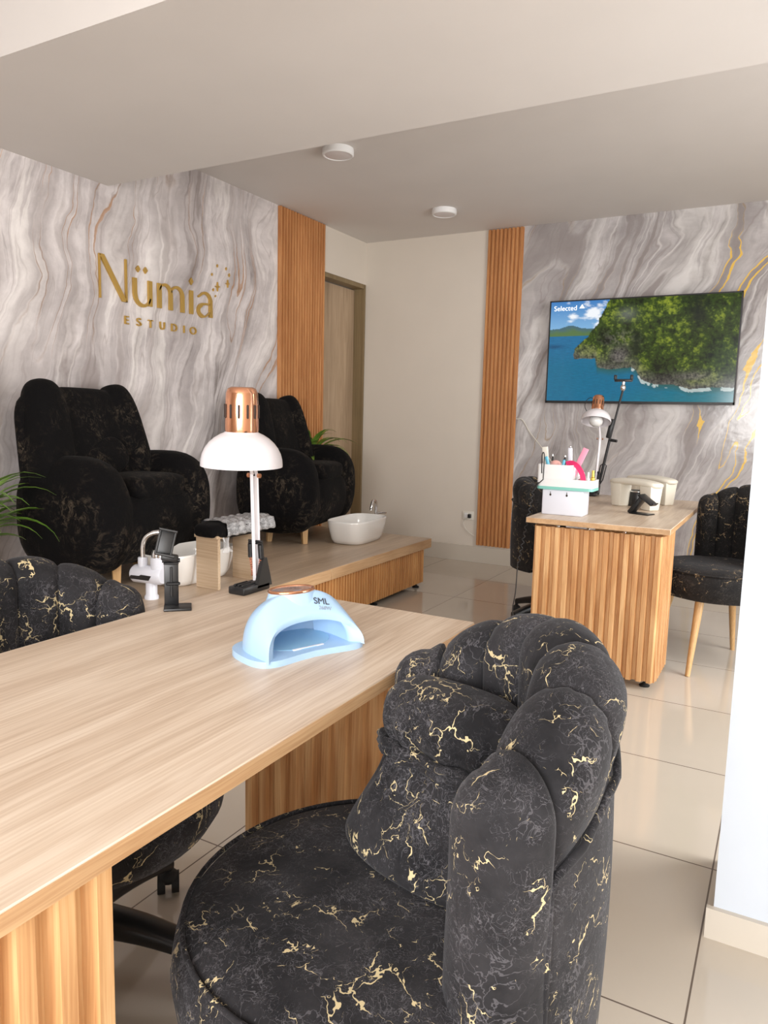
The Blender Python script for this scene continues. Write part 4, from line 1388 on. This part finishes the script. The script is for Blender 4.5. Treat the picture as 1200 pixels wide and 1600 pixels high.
# ------------------------------------------------------------------ desk lamps
def desk_lamp(label, base, elbow, cap, axis, rr, bulb=True):
    """clamp base, parallel-bar arm up to elbow, short arm to the head at cap (top of the dome)"""
    base, elbow, cap = Vector(base), Vector(elbow), Vector(cap)
    t = thing('desk_lamp', label, 'lamp', base, 0, 'copper and white desk lamps')
    z = Vector((0, 0, 1))
    bm = B()
    rbox(bm, base + Vector((0.0, -0.03, 0.010)), (0.052, 0.105, 0.020), 0.004, 2)
    for dx in (-0.012, 0.0, 0.012): rbox(bm, base + Vector((dx, -0.05, 0.022)), (0.005, 0.05, 0.006), 0.001, 1)
    prism(bm, [(-0.03, 0.0), (0.03, 0.0), (0.022, 0.03), (0.008, 0.075), (-0.004, 0.075)], 0.012, Matrix(((0, 0, 1, base.x + 0.014), (1, 0, 0, base.y + 0.0), (0, 1, 0, base.z + 0.01), (0, 0, 0, 1))))
    mk('clamp_base', bm, 'black_plastic', t, world=True)
    d = elbow - base
    sx = Vector((0.0, 1, 0)) * 0.010
    sy = Vector((0.010, 0.0, 0))
    bm = B()
    b0 = base + Vector((0, 0, 0.025))
    for o_ in (sx, -sx):
        pts = [b0 + o_, b0 + (elbow - b0) * 0.5 + o_, elbow + o_]
        tube(bm, pts, 0.0055, 4)
    box(bm, b0 + (elbow - b0) * 0.5, (0.004, 0.016, (elbow - b0).length * 0.96), Matrix.Identity(3))
    mk('arm', bm, 'lamp_white', t, world=True, sharp=30)
    neck = cap + Vector(axis).normalized() * 0.05
    bm = B()
    for o_ in (sx * 0.8, -sx * 0.8):
        tube(bm, [elbow + o_, elbow + (neck - elbow) * 0.5 + o_ * 0.9, neck + o_ * 0.5], 0.0048, 6)
    mk('upper_arm', bm, 'lamp_white', t, world=True, sharp=30)
    bm = B()
    for o_ in (0.013, -0.013):
        cyl(bm, elbow + Vector((o_, 0, -0.004)), elbow + Vector((o_ * 1.5, 0, -0.004)), 0.006, None, 10)
    cyl(bm, b0 + Vector((-0.016, 0, 0.012)), b0 + Vector((0.016, 0, 0.012)), 0.005, None, 10)
    mk('joint_screw', bm, 'copper', t, world=True)
    for s in (-1, 1):
        bm = B(); q = b0 + (elbow - b0) * 0.34 + Vector((0.016 * s, -0.002, 0))
        cyl(bm, q, b0 + (elbow - b0) * 0.14 + Vector((0.017 * s, -0.002, 0)) + Vector((0, 0, 0.02)), 0.0075, None, 14)
        sp = mk('spring_sleeve', bm, 'black_plastic', t, world=True)
        bm = B()
        pts = []
        for k in range(60):
            f = k / 59
            c = b0 + (elbow - b0) * (0.21 - 0.17 * f) + Vector((0.016 * s - 0.006 * s * f, -0.002, 0))
            pts.append(c + Vector((0.004 * cos(k * 0.9), 0.004 * sin(k * 0.9), 0)))
        tube(bm, pts, 0.0014, 5)
        bm.transform(t.matrix_basis.inverted())
        mk('spring', bm, 'copper_wire', sp)
    bm = B()
    cyl(bm, b0 + (elbow - b0) * 0.35 + Vector((-0.022, -0.002, 0)), b0 + (elbow - b0) * 0.35 + Vector((0.022, -0.002, 0)), 0.003, None, 8)
    cyl(bm, b0 + (elbow - b0) * 0.37 + Vector((-0.022, -0.002, 0)), b0 + (elbow - b0) * 0.37 + Vector((0.022, -0.002, 0)), 0.003, None, 8)
    mk('cross_bar', bm, 'black_plastic', t, world=True)
    ax = Vector(axis).normalized()
    x, y = frame_of(ax)
    m = Matrix((x, y, ax)).transposed().to_4x4(); m.translation = cap
    bm = B()
    R = rr
    pr = [(0.36 * R, 0.0)] + [(R * sin(radians(a)), -0.84 * R + 0.84 * R * cos(radians(a))) for a in (24, 32, 42, 52, 62, 72, 82, 90)] + [(R * 1.0, -0.90 * R), (0.985 * R, -0.90 * R)] + [(0.97 * R * sin(radians(a)), -0.85 * R + 0.82 * R * cos(radians(a))) for a in (88, 75, 60, 45, 30)] + [(0.36 * R, -0.02 * R)]
    lathe(bm, pr, 48, m)
    shade = mk('lamp_shade', bm, 'lamp_white', t, world=True, sharp=50)
    bm = B()
    H = 1.02 * R
    lathe(bm, [(0.40 * R, -0.06 * R), (0.41 * R, 0.0), (0.40 * R, 0.6 * H), (0.385 * R, 0.85 * H), (0.34 * R, 0.96 * H), (0.26 * R, H), (0.0, H)], 40, m)
    capo = mk('copper_cap', bm, 'copper', t, world=True, sharp=50)
    bm = B()
    for k in range(12):
        a = 2 * pi * k / 12
        c = m @ Vector((0.402 * R * cos(a), 0.402 * R * sin(a), 0.43 * H))
        rot = m.to_3x3() @ Matrix.Rotation(a, 3, 'Z')
        rbox(bm, c, (0.006, 0.055 * R, 0.33 * H), 0.0024, 2, rot)
    bm.transform(t.matrix_basis.inverted())
    mk('vent_slots', bm, 'slot_dark', capo)
    if bulb:
        bm = B(); lathe(bm, [(0, -1.22 * R), (0.25 * R, -1.18 * R), (0.42 * R, -1.02 * R), (0.47 * R, -0.84 * R), (0.42 * R, -0.62 * R), (0.25 * R, -0.4 * R), (0.2 * R, -0.1 * R)], 28, m)
        mk('bulb', bm, 'bulb', t, world=True, sharp=180)
    return t


desk_lamp('white dome desk lamp with copper cap on the near desk edge', (-1.185, 1.478, DZ), (-1.187, 1.468, 1.045), (-1.078, 1.290, 1.161), (0.03, -0.03, 1.0), 0.0915, False)
desk_lamp('white dome lamp with copper cap and bare bulb on the far desk', (-1.05, 4.62, DZ), (-1.035, 4.62, 1.10), (-1.045, 4.545, 1.272), (-0.04, 0.42, 1.0), 0.088, True)
t = thing('wire_loop', 'small black wire loop behind the far lamp head', 'cable', (-1.10, 4.60, 1.28))
bm = B(); tube(bm, [Vector((-1.10 + 0.035 * cos(a), 4.60, 1.30 + 0.045 * sin(a))) for a in [0.2 + 5.2 * k / 20 for k in range(21)]], 0.002, 6)
mk('wire', bm, 'black_plastic', t, world=True)

# phone tripod pole on the far desk
t = thing('phone_stand_pole', 'tall black phone stand pole behind the far lamp', 'phone stand', (-1.04, 4.66, DZ))
bm = B(); rbox(bm, (-1.055, 4.655, DZ + 0.012), (0.035, 0.07, 0.024), 0.004, 2); cyl(bm, (-1.04, 4.66, DZ + 0.02), (-1.036, 4.66, DZ + 0.06), 0.012, None, 14)
mk('clamp', bm, 'black_plastic', t, world=True)
P0, P1, P2 = Vector((-1.04, 4.66, DZ + 0.03)), Vector((-0.985, 4.665, 1.10)), Vector((-0.925, 4.66, 1.395))
bm = B(); tube(bm, [P0, P1], 0.0085, 12)
mk('lower_pole', bm, 'black_metal', t, world=True)
bm = B(); tube(bm, [P1 - (P1 - P0) * 0.05, P2], 0.0065, 12)
mk('upper_pole', bm, 'black_metal', t, world=True)
bm = B()
for s in (-1, 1):
    tube(bm, [P0 + (P1 - P0) * 0.08, P0 + (P1 - P0) * 0.2 + Vector((0.016 * s, 0, 0)), P0 + (P1 - P0) * 0.48 + Vector((0.018 * s, 0, 0)), P0 + (P1 - P0) * 0.52], 0.0035, 8)
mk('brace', bm, 'black_metal', t, world=True)
bm = B(); rbox(bm, P1 + Vector((0.0, 0, 0.06)), (0.028, 0.03, 0.12), 0.006, 2, Matrix.Rotation(radians(11), 3, 'Y')); cyl(bm, P1 + Vector((0.0, 0, -0.01)), P1 + Vector((0.045, -0.01, -0.015)), 0.009, None, 12)
mk('pole_lock', bm, 'black_plastic', t, world=True)
bm = B(); sell(bm, P2 + Vector((0, 0, 0.015)), (0.016, 0.016, 0.022), 1, 1, 16, 10); cyl(bm, P2, P2 + Vector((0.002, 0, 0.05)), 0.009, None, 12)
mk('ball_head', bm, 'chrome', t, world=True)
bm = B(); rbox(bm, P2 + Vector((0.0, 0, 0.058)), (0.105, 0.02, 0.016), 0.003, 2)
for s in (-1, 1): rbox(bm, P2 + Vector((0.048 * s, -0.005, 0.076)), (0.014, 0.03, 0.03), 0.003, 2)
mk('phone_clip', bm, 'black_plastic', t, world=True)

# phone holder on near desk
t = thing('phone_holder', 'black folding phone holder standing on the near desk edge', 'phone holder', (-1.225, 1.225, DZ), math.atan2(-0.72, 0.69))
# local: +x faces the camera, y across
bm = B(); rbox(bm, (0.012, 0.008, 0.003), (0.055, 0.062, 0.006), 0.002, 2)
mk('base_plate', bm, 'black_plastic', t)
bm = B(); rbox(bm, (-0.010, -0.006, 0.056), (0.011, 0.032, 0.102), 0.002, 2)
stm = mk('stem', bm, 'black_plastic', t)
bm = B(); rbox(bm, (-0.003, -0.006, 0.06), (0.004, 0.006, 0.07), 0.001, 1); rbox(bm, (-0.0005, -0.002, 0.056), (0.008, 0.032, 0.007), 0.002, 1); rbox(bm, (-0.004, -0.006, 0.104), (0.012, 0.034, 0.006), 0.002, 1)
mk('height_slider', bm, 'black_metal', stm)
bm = B(); rbox(bm, (-0.006, -0.009, 0.117), (0.018, 0.038, 0.018), 0.004, 2, Matrix.Rotation(radians(-12), 3, 'X')); cyl(bm, (-0.006, -0.026, 0.110), (-0.006, 0.014, 0.110), 0.005, None, 14)
mk('hinge', bm, 'black_plastic', t)
rot = Matrix.Rotation(radians(-13), 3, 'X') @ Matrix.Rotation(radians(-14), 3, 'Y')
bm = B(); c = Vector((-0.012, -0.018, 0.150)); rbox(bm, c, (0.008, 0.040, 0.060), 0.002, 2, rot)
for dy in (-0.017, 0.017): rbox(bm, c + rot @ Vector((0.005, dy, 0)), (0.005, 0.005, 0.056), 0.001, 1, rot)
rbox(bm, c + rot @ Vector((0.008, 0, 0.029)), (0.016, 0.042, 0.005), 0.001, 1, rot)
rbox(bm, c + rot @ Vector((0.012, 0.004, -0.029)), (0.024, 0.044, 0.005), 0.001, 1, rot)
mk('cradle', bm, 'black_plastic', t)

# ------------------------------------------------------------------ far desk: organizer and tools
t = thing('organizer', 'white two-tier organizer with turquoise rim on the far desk', 'organizer', (-0.945, 3.56, DZ))
bm = B(); rbox(bm, (-0.946, 3.56, DZ + 0.062), (0.200, 0.12, 0.124), 0.006, 3)
mk('lower_bin', bm, 'cool_white', t, world=True)
bm = B()
for x in (-1.005, -0.925):
    sell(bm, (x, 3.4995, DZ + 0.098), (0.005, 0.002, 0.006), 1, 1, 12, 8); rbox(bm, (x, 3.4995, DZ + 0.107), (0.003, 0.003, 0.012), 0.001, 1)
mk('hanging_holes', bm, 'slot_dark', t, world=True)


def tray_loop(x0, x1, y0, y1, r, n=6):
    p = []
    for cx, cy, a0 in ((x1 - r, y1 - r, 0), (x0 + r, y1 - r, 90), (x0 + r, y0 + r, 180), (x1 - r, y0 + r, 270)):
        for k in range(n + 1):
            a = radians(a0 + 90 * k / n); p.append((cx + r * cos(a), cy + r * sin(a)))
    return p


def open_tray(bm, x0, x1, y0, y1, z0, z1, r=0.015, wall=0.004):
    o1 = tray_loop(x0, x1, y0, y1, r); i1 = tray_loop(x0 + wall, x1 - wall, y0 + wall, y1 - wall, max(0.002, r - wall))
    n = len(o1)
    R = [[bm.verts.new((p[0], p[1], z)) for p in loop] for loop, z in ((o1, z0), (o1, z1), (i1, z1), (i1, z0 + wall))]
    for a, b in zip(R, R[1:]):
        for k in range(n): bm.faces.new((a[k], a[(k + 1) % n], b[(k + 1) % n], b[k]))
    bm.faces.new(R[0][::-1]); bm.faces.new(R[-1])


bm = B(); prism(bm, tray_loop(-1.076, -0.803, 3.492, 3.635, 0.02), 0.014, Matrix.Translation((0, 0, DZ + 0.124)))
mk('rim', bm, 'turquoise', t, world=True, sharp=30)
bm = B(); open_tray(bm, -1.075, -0.804, 3.493, 3.634, DZ + 0.138, DZ + 0.176, 0.02)
mk('low_tray', bm, 'white_plastic', t, world=True, sharp=30)
bm = B(); open_tray(bm, -1.074, -0.905, 3.494, 3.633, DZ + 0.140, DZ + 0.244, 0.012)
mk('tall_compartment', bm, 'white_plastic', t, world=True, sharp=30)
ZT = DZ + 0.15


def stick(name, label, cat_, parts, group='nail tools in the organizer'):
    """parts: (part name, p0, p1, width, thickness, material)"""
    p0 = parts[0][1]
    if len(parts) == 1:
        o = None
    t = thing(name, label, cat_, p0, 0, group)
    for nm, a_, b_, wd, th, mt in parts:
        a_, b_ = Vector(a_), Vector(b_)
        bm = B()
        d = b_ - a_
        x, y = frame_of(d)
        xx = Vector((1, 0, 0)); xx = (xx - d.normalized() * xx.dot(d.normalized())).normalized(); yy = d.normalized().cross(xx)
        rot = Matrix((xx, yy, d.normalized())).transposed()
        rbox(bm, (a_ + b_) / 2, (wd, th, d.length), min(wd, th) * 0.45, 3, rot)
        mk(nm, bm, mt, t, world=True)
    return t


stick('glass_nail_file', 'clear grey file at the left end of the organizer', 'nail file', [('blade', (-1.045, 3.58, ZT), (-1.068, 3.58, ZT + 0.175), 0.030, 0.006, 'ivory')])
stick('blue_cuticle_tool', 'blue handled tool leaning left in the organizer', 'nail tool', [('handle', (-1.005, 3.54, ZT), (-1.045, 3.53, ZT + 0.130), 0.016, 0.012, 'sky_blue')])
stick('black_pen', 'black pen with silver cap leaning behind the pink puff', 'pen', [('barrel', (-1.02, 3.60, ZT), (-1.035, 3.61, ZT + 0.125), 0.011, 0.011, 'black_plastic'), ('cap', (-1.035, 3.61, ZT + 0.125), (-1.037, 3.611, ZT + 0.142), 0.010, 0.010, 'chrome')])
stick('black_pen', 'black pen with white cap beside the blue clip', 'pen', [('barrel', (-0.965, 3.58, ZT), (-0.965, 3.58, ZT + 0.125), 0.012, 0.012, 'black_plastic'), ('cap', (-0.965, 3.58, ZT + 0.125), (-0.965, 3.58, ZT + 0.14), 0.010, 0.010, 'chrome')])
stick('blue_clip', 'short blue clip standing in front of the black pen', 'nail tool', [('handle', (-0.970, 3.53, ZT), (-0.955, 3.53, ZT + 0.118), 0.013, 0.010, 'sky_blue')])
stick('tweezer_case', 'pale translucent tool standing tallest in the organizer', 'nail tool', [('body', (-0.935, 3.59, ZT), (-0.945, 3.59, ZT + 0.175), 0.022, 0.012, 'cool_white'), ('tip', (-0.945, 3.59, ZT + 0.175), (-0.945, 3.59, ZT + 0.185), 0.010, 0.008, 'chrome')])
stick('nail_file', 'light pink nail file leaning right in the organizer', 'nail file', [('board', (-0.925, 3.56, ZT + 0.02), (-0.862, 3.57, ZT + 0.175), 0.028, 0.005, 'soft_pink')])
t = thing('powder_puff', 'round pale pink puff peeking out of the organizer', 'puff', (-1.003, 3.555, ZT + 0.09), 0, 'nail tools in the organizer')
bm = B(); sell(bm, (-1.003, 3.555, ZT + 0.093), (0.027, 0.022, 0.020), 1, 1, 20, 12)
mk('puff_head', bm, 'peach', t, world=True, sharp=180)
bm = B(); cyl(bm, (-1.003, 3.555, ZT - 0.005), (-1.003, 3.555, ZT + 0.085), 0.008, None, 12)
mk('handle', bm, 'white_plastic', t, world=True)
t = thing('curved_file', 'hot pink curved nail file hanging over the low tray', 'nail file', (-0.90, 3.50, ZT), 0, 'nail tools in the organizer')
bm = B()
cp = cat([(-0.945, 3.535, ZT + 0.098), (-0.915, 3.53, ZT + 0.104), (-0.882, 3.52, ZT + 0.085), (-0.860, 3.515, ZT + 0.05), (-0.852, 3.512, ZT + 0.012)])
fr = []
for i, p in enumerate(cp):
    d = (cp[min(i + 1, len(cp) - 1)] - cp[max(0, i - 1)]).normalized(); nrm = Vector((-d.z, 0, d.x))
    fr.append([bm.verts.new(p + nrm * a_ * 0.012 + Vector((0, b_ * 0.003, 0))) for a_, b_ in ((-1, -1), (1, -1), (1, 1), (-1, 1))])
for a_, b_ in zip(fr, fr[1:]):
    for k in range(4): bm.faces.new((a_[k], a_[(k + 1) % 4], b_[(k + 1) % 4], b_[k]))
bm.faces.new(fr[0]); bm.faces.new(fr[-1][::-1])
mk('file_strip', bm, 'hot_pink', t, world=True, sharp=30)


def bottle(label, x, y, h, r, body, cap_, name='small_bottle'):
    t = thing(name, label, 'bottle', (x, y, DZ + 0.143), 0, 'small bottles in the low tray')
    bm = B(); lathe(bm, [(0, 0), (r, 0), (r, h * 0.55), (r * 0.5, h * 0.62), (0, h * 0.62)], 16)
    mk('glass', bm, body, t)
    bm = B(); lathe(bm, [(r * 0.62, h * 0.60), (r * 0.6, h), (0, h)], 16)
    mk('cap', bm, cap_, t)


bottle('small silver bottle next to the tall compartment of the organizer', -0.888, 3.56, 0.075, 0.010, 'chrome', 'chrome')
bottle('small white bottle beside the silver bottle', -0.872, 3.59, 0.065, 0.009, 'white_plastic', 'chrome')
bottle('small white capped bottle right of the pink curved file', -0.840, 3.55, 0.070, 0.008, 'white_plastic', 'white_plastic')
bottle('gold topped small bottle at the right end of the tray', -0.822, 3.57, 0.078, 0.011, 'brass', 'brass')

# drill cord hanging beside the organizer
bm = B()
pts = cat([(-1.050, 3.488, DZ + 0.20), (-1.050, 3.480, DZ + 0.285), (-1.042, 3.478, DZ + 0.30), (-1.038, 3.480, DZ + 0.27), (-1.040, 3.482, DZ + 0.17)], 8)
c0, c1 = Vector((-1.060, 3.475, DZ + 0.155)), Vector((-1.078, 3.325, DZ - 0.02))
for k in range(90):
    f = k / 89
    c = c0 + (Vector((-1.080, 3.47, DZ + 0.12)) - c0) * min(1, f * 3)
    if f > 0.33: c = Vector((-1.080, 3.47, DZ + 0.12)) + (Vector((-1.088, 3.315, DZ - 0.22)) - Vector((-1.080, 3.47, DZ + 0.12))) * ((f - 0.33) / 0.67)
    pts.append(c + Vector((0.006 * cos(k * 1.3), 0.006 * sin(k * 1.3), 0)))
pts += cat([pts[-1], (-1.095, 3.312, DZ - 0.36), (-1.105, 3.31, DZ - 0.45), (-1.092, 3.31, DZ - 0.51)], 6)
t = thing('drill_cord', 'black coiled cord hanging off the far desk beside the organizer', 'cord', (-1.05, 3.48, DZ))
tube(bm, pts, 0.0026, 6)
mk('coiled_cord', bm, 'black_plastic', t, world=True, sharp=180)
bm = B(); cyl(bm, (-1.092, 3.31, DZ - 0.505), (-1.084, 3.31, DZ - 0.535), 0.004, None, 10)
mk('plug_tip', bm, 'chrome', t, world=True)


# hand rests
def hand_rest(label, loc, rz, L=0.33, H=0.135, D=0.10):
    t = thing('hand_rest', label, 'hand rest', loc, rz, 'cream hand rests')
    bm = B(); 
    def pad(u, v):
        x = (u - 0.5) * L
        a = 2 * pi * v
        e = (1 - abs(2 * u - 1) ** 5) ** 0.5
        z = H - 0.012 + 0.012 * cos((u - 0.5) * 2.6)
        return Vector((x, (D / 2) * spow(cos(a), 0.6) * (0.35 + 0.65 * e), z + 0.018 * spow(sin(a), 0.8) * (0.3 + 0.7 * e)))
    g = surf(bm, pad, 30, 20, False, True)
    bm.faces.new(g[0]); bm.faces.new(g[-1])
    mk('pad', bm, 'cream_leather', t, sharp=60)
    for s in (-1, 1):
        bm = B(); rbox(bm, (s * (L / 2 - 0.062), 0, (H - 0.012) / 2), (0.085, D * 0.86, H - 0.012), 0.008, 2, taper=0.78)
        mk('leg', bm, 'cream_leather', t)
    return t


hand_rest('cream arched hand rest in front, nearer the desk edge', (-0.712, 4.09, DZ), radians(-36), L=0.345, H=0.140)
hand_rest('cream arched hand rest behind the front hand rest', (-0.685, 4.42, DZ), radians(-36), L=0.345, H=0.140)
t = thing('dust_collector', 'black round dust collector under the front hand rest', 'dust collector', (-0.712, 4.20, DZ))
bm = B(); lathe(bm, [(0, 0), (0.055, 0), (0.058, 0.006), (0.058, 0.075), (0.052, 0.085), (0, 0.085)], 32)
mk('drum', bm, 'black_plastic', t)
bm = B(); tube(bm, [Vector((0.056 * cos(2 * pi * k / 40), 0.056 * sin(2 * pi * k / 40), 0.082)) for k in range(41)], 0.004, 8, False)
mk('chrome_rim', bm, 'chrome', t, sharp=180)
t = thing('folding_phone_stand', 'small black folding phone stand before the hand rests', 'phone stand', (-0.655, 3.83, DZ), radians(-20))
bm = B(); rbox(bm, (0.03, 0.0, 0.003), (0.10, 0.07, 0.006), 0.002, 2)
mk('base_plate', bm, 'black_plastic', t)
bm = B(); rbox(bm, (0.0, 0, 0.042), (0.022, 0.05, 0.10), 0.003, 2, Matrix.Rotation(radians(38), 3, 'Y'))
mk('stem', bm, 'black_plastic', t)
bm = B(); rbox(bm, (0.055, 0, 0.075), (0.012, 0.06, 0.085), 0.003, 2, Matrix.Rotation(radians(-58), 3, 'Y')); rbox(bm, (0.093, 0, 0.055), (0.02, 0.05, 0.006), 0.002, 1, Matrix.Rotation(radians(-40), 3, 'Y'))
mk('cradle', bm, 'black_plastic', t)
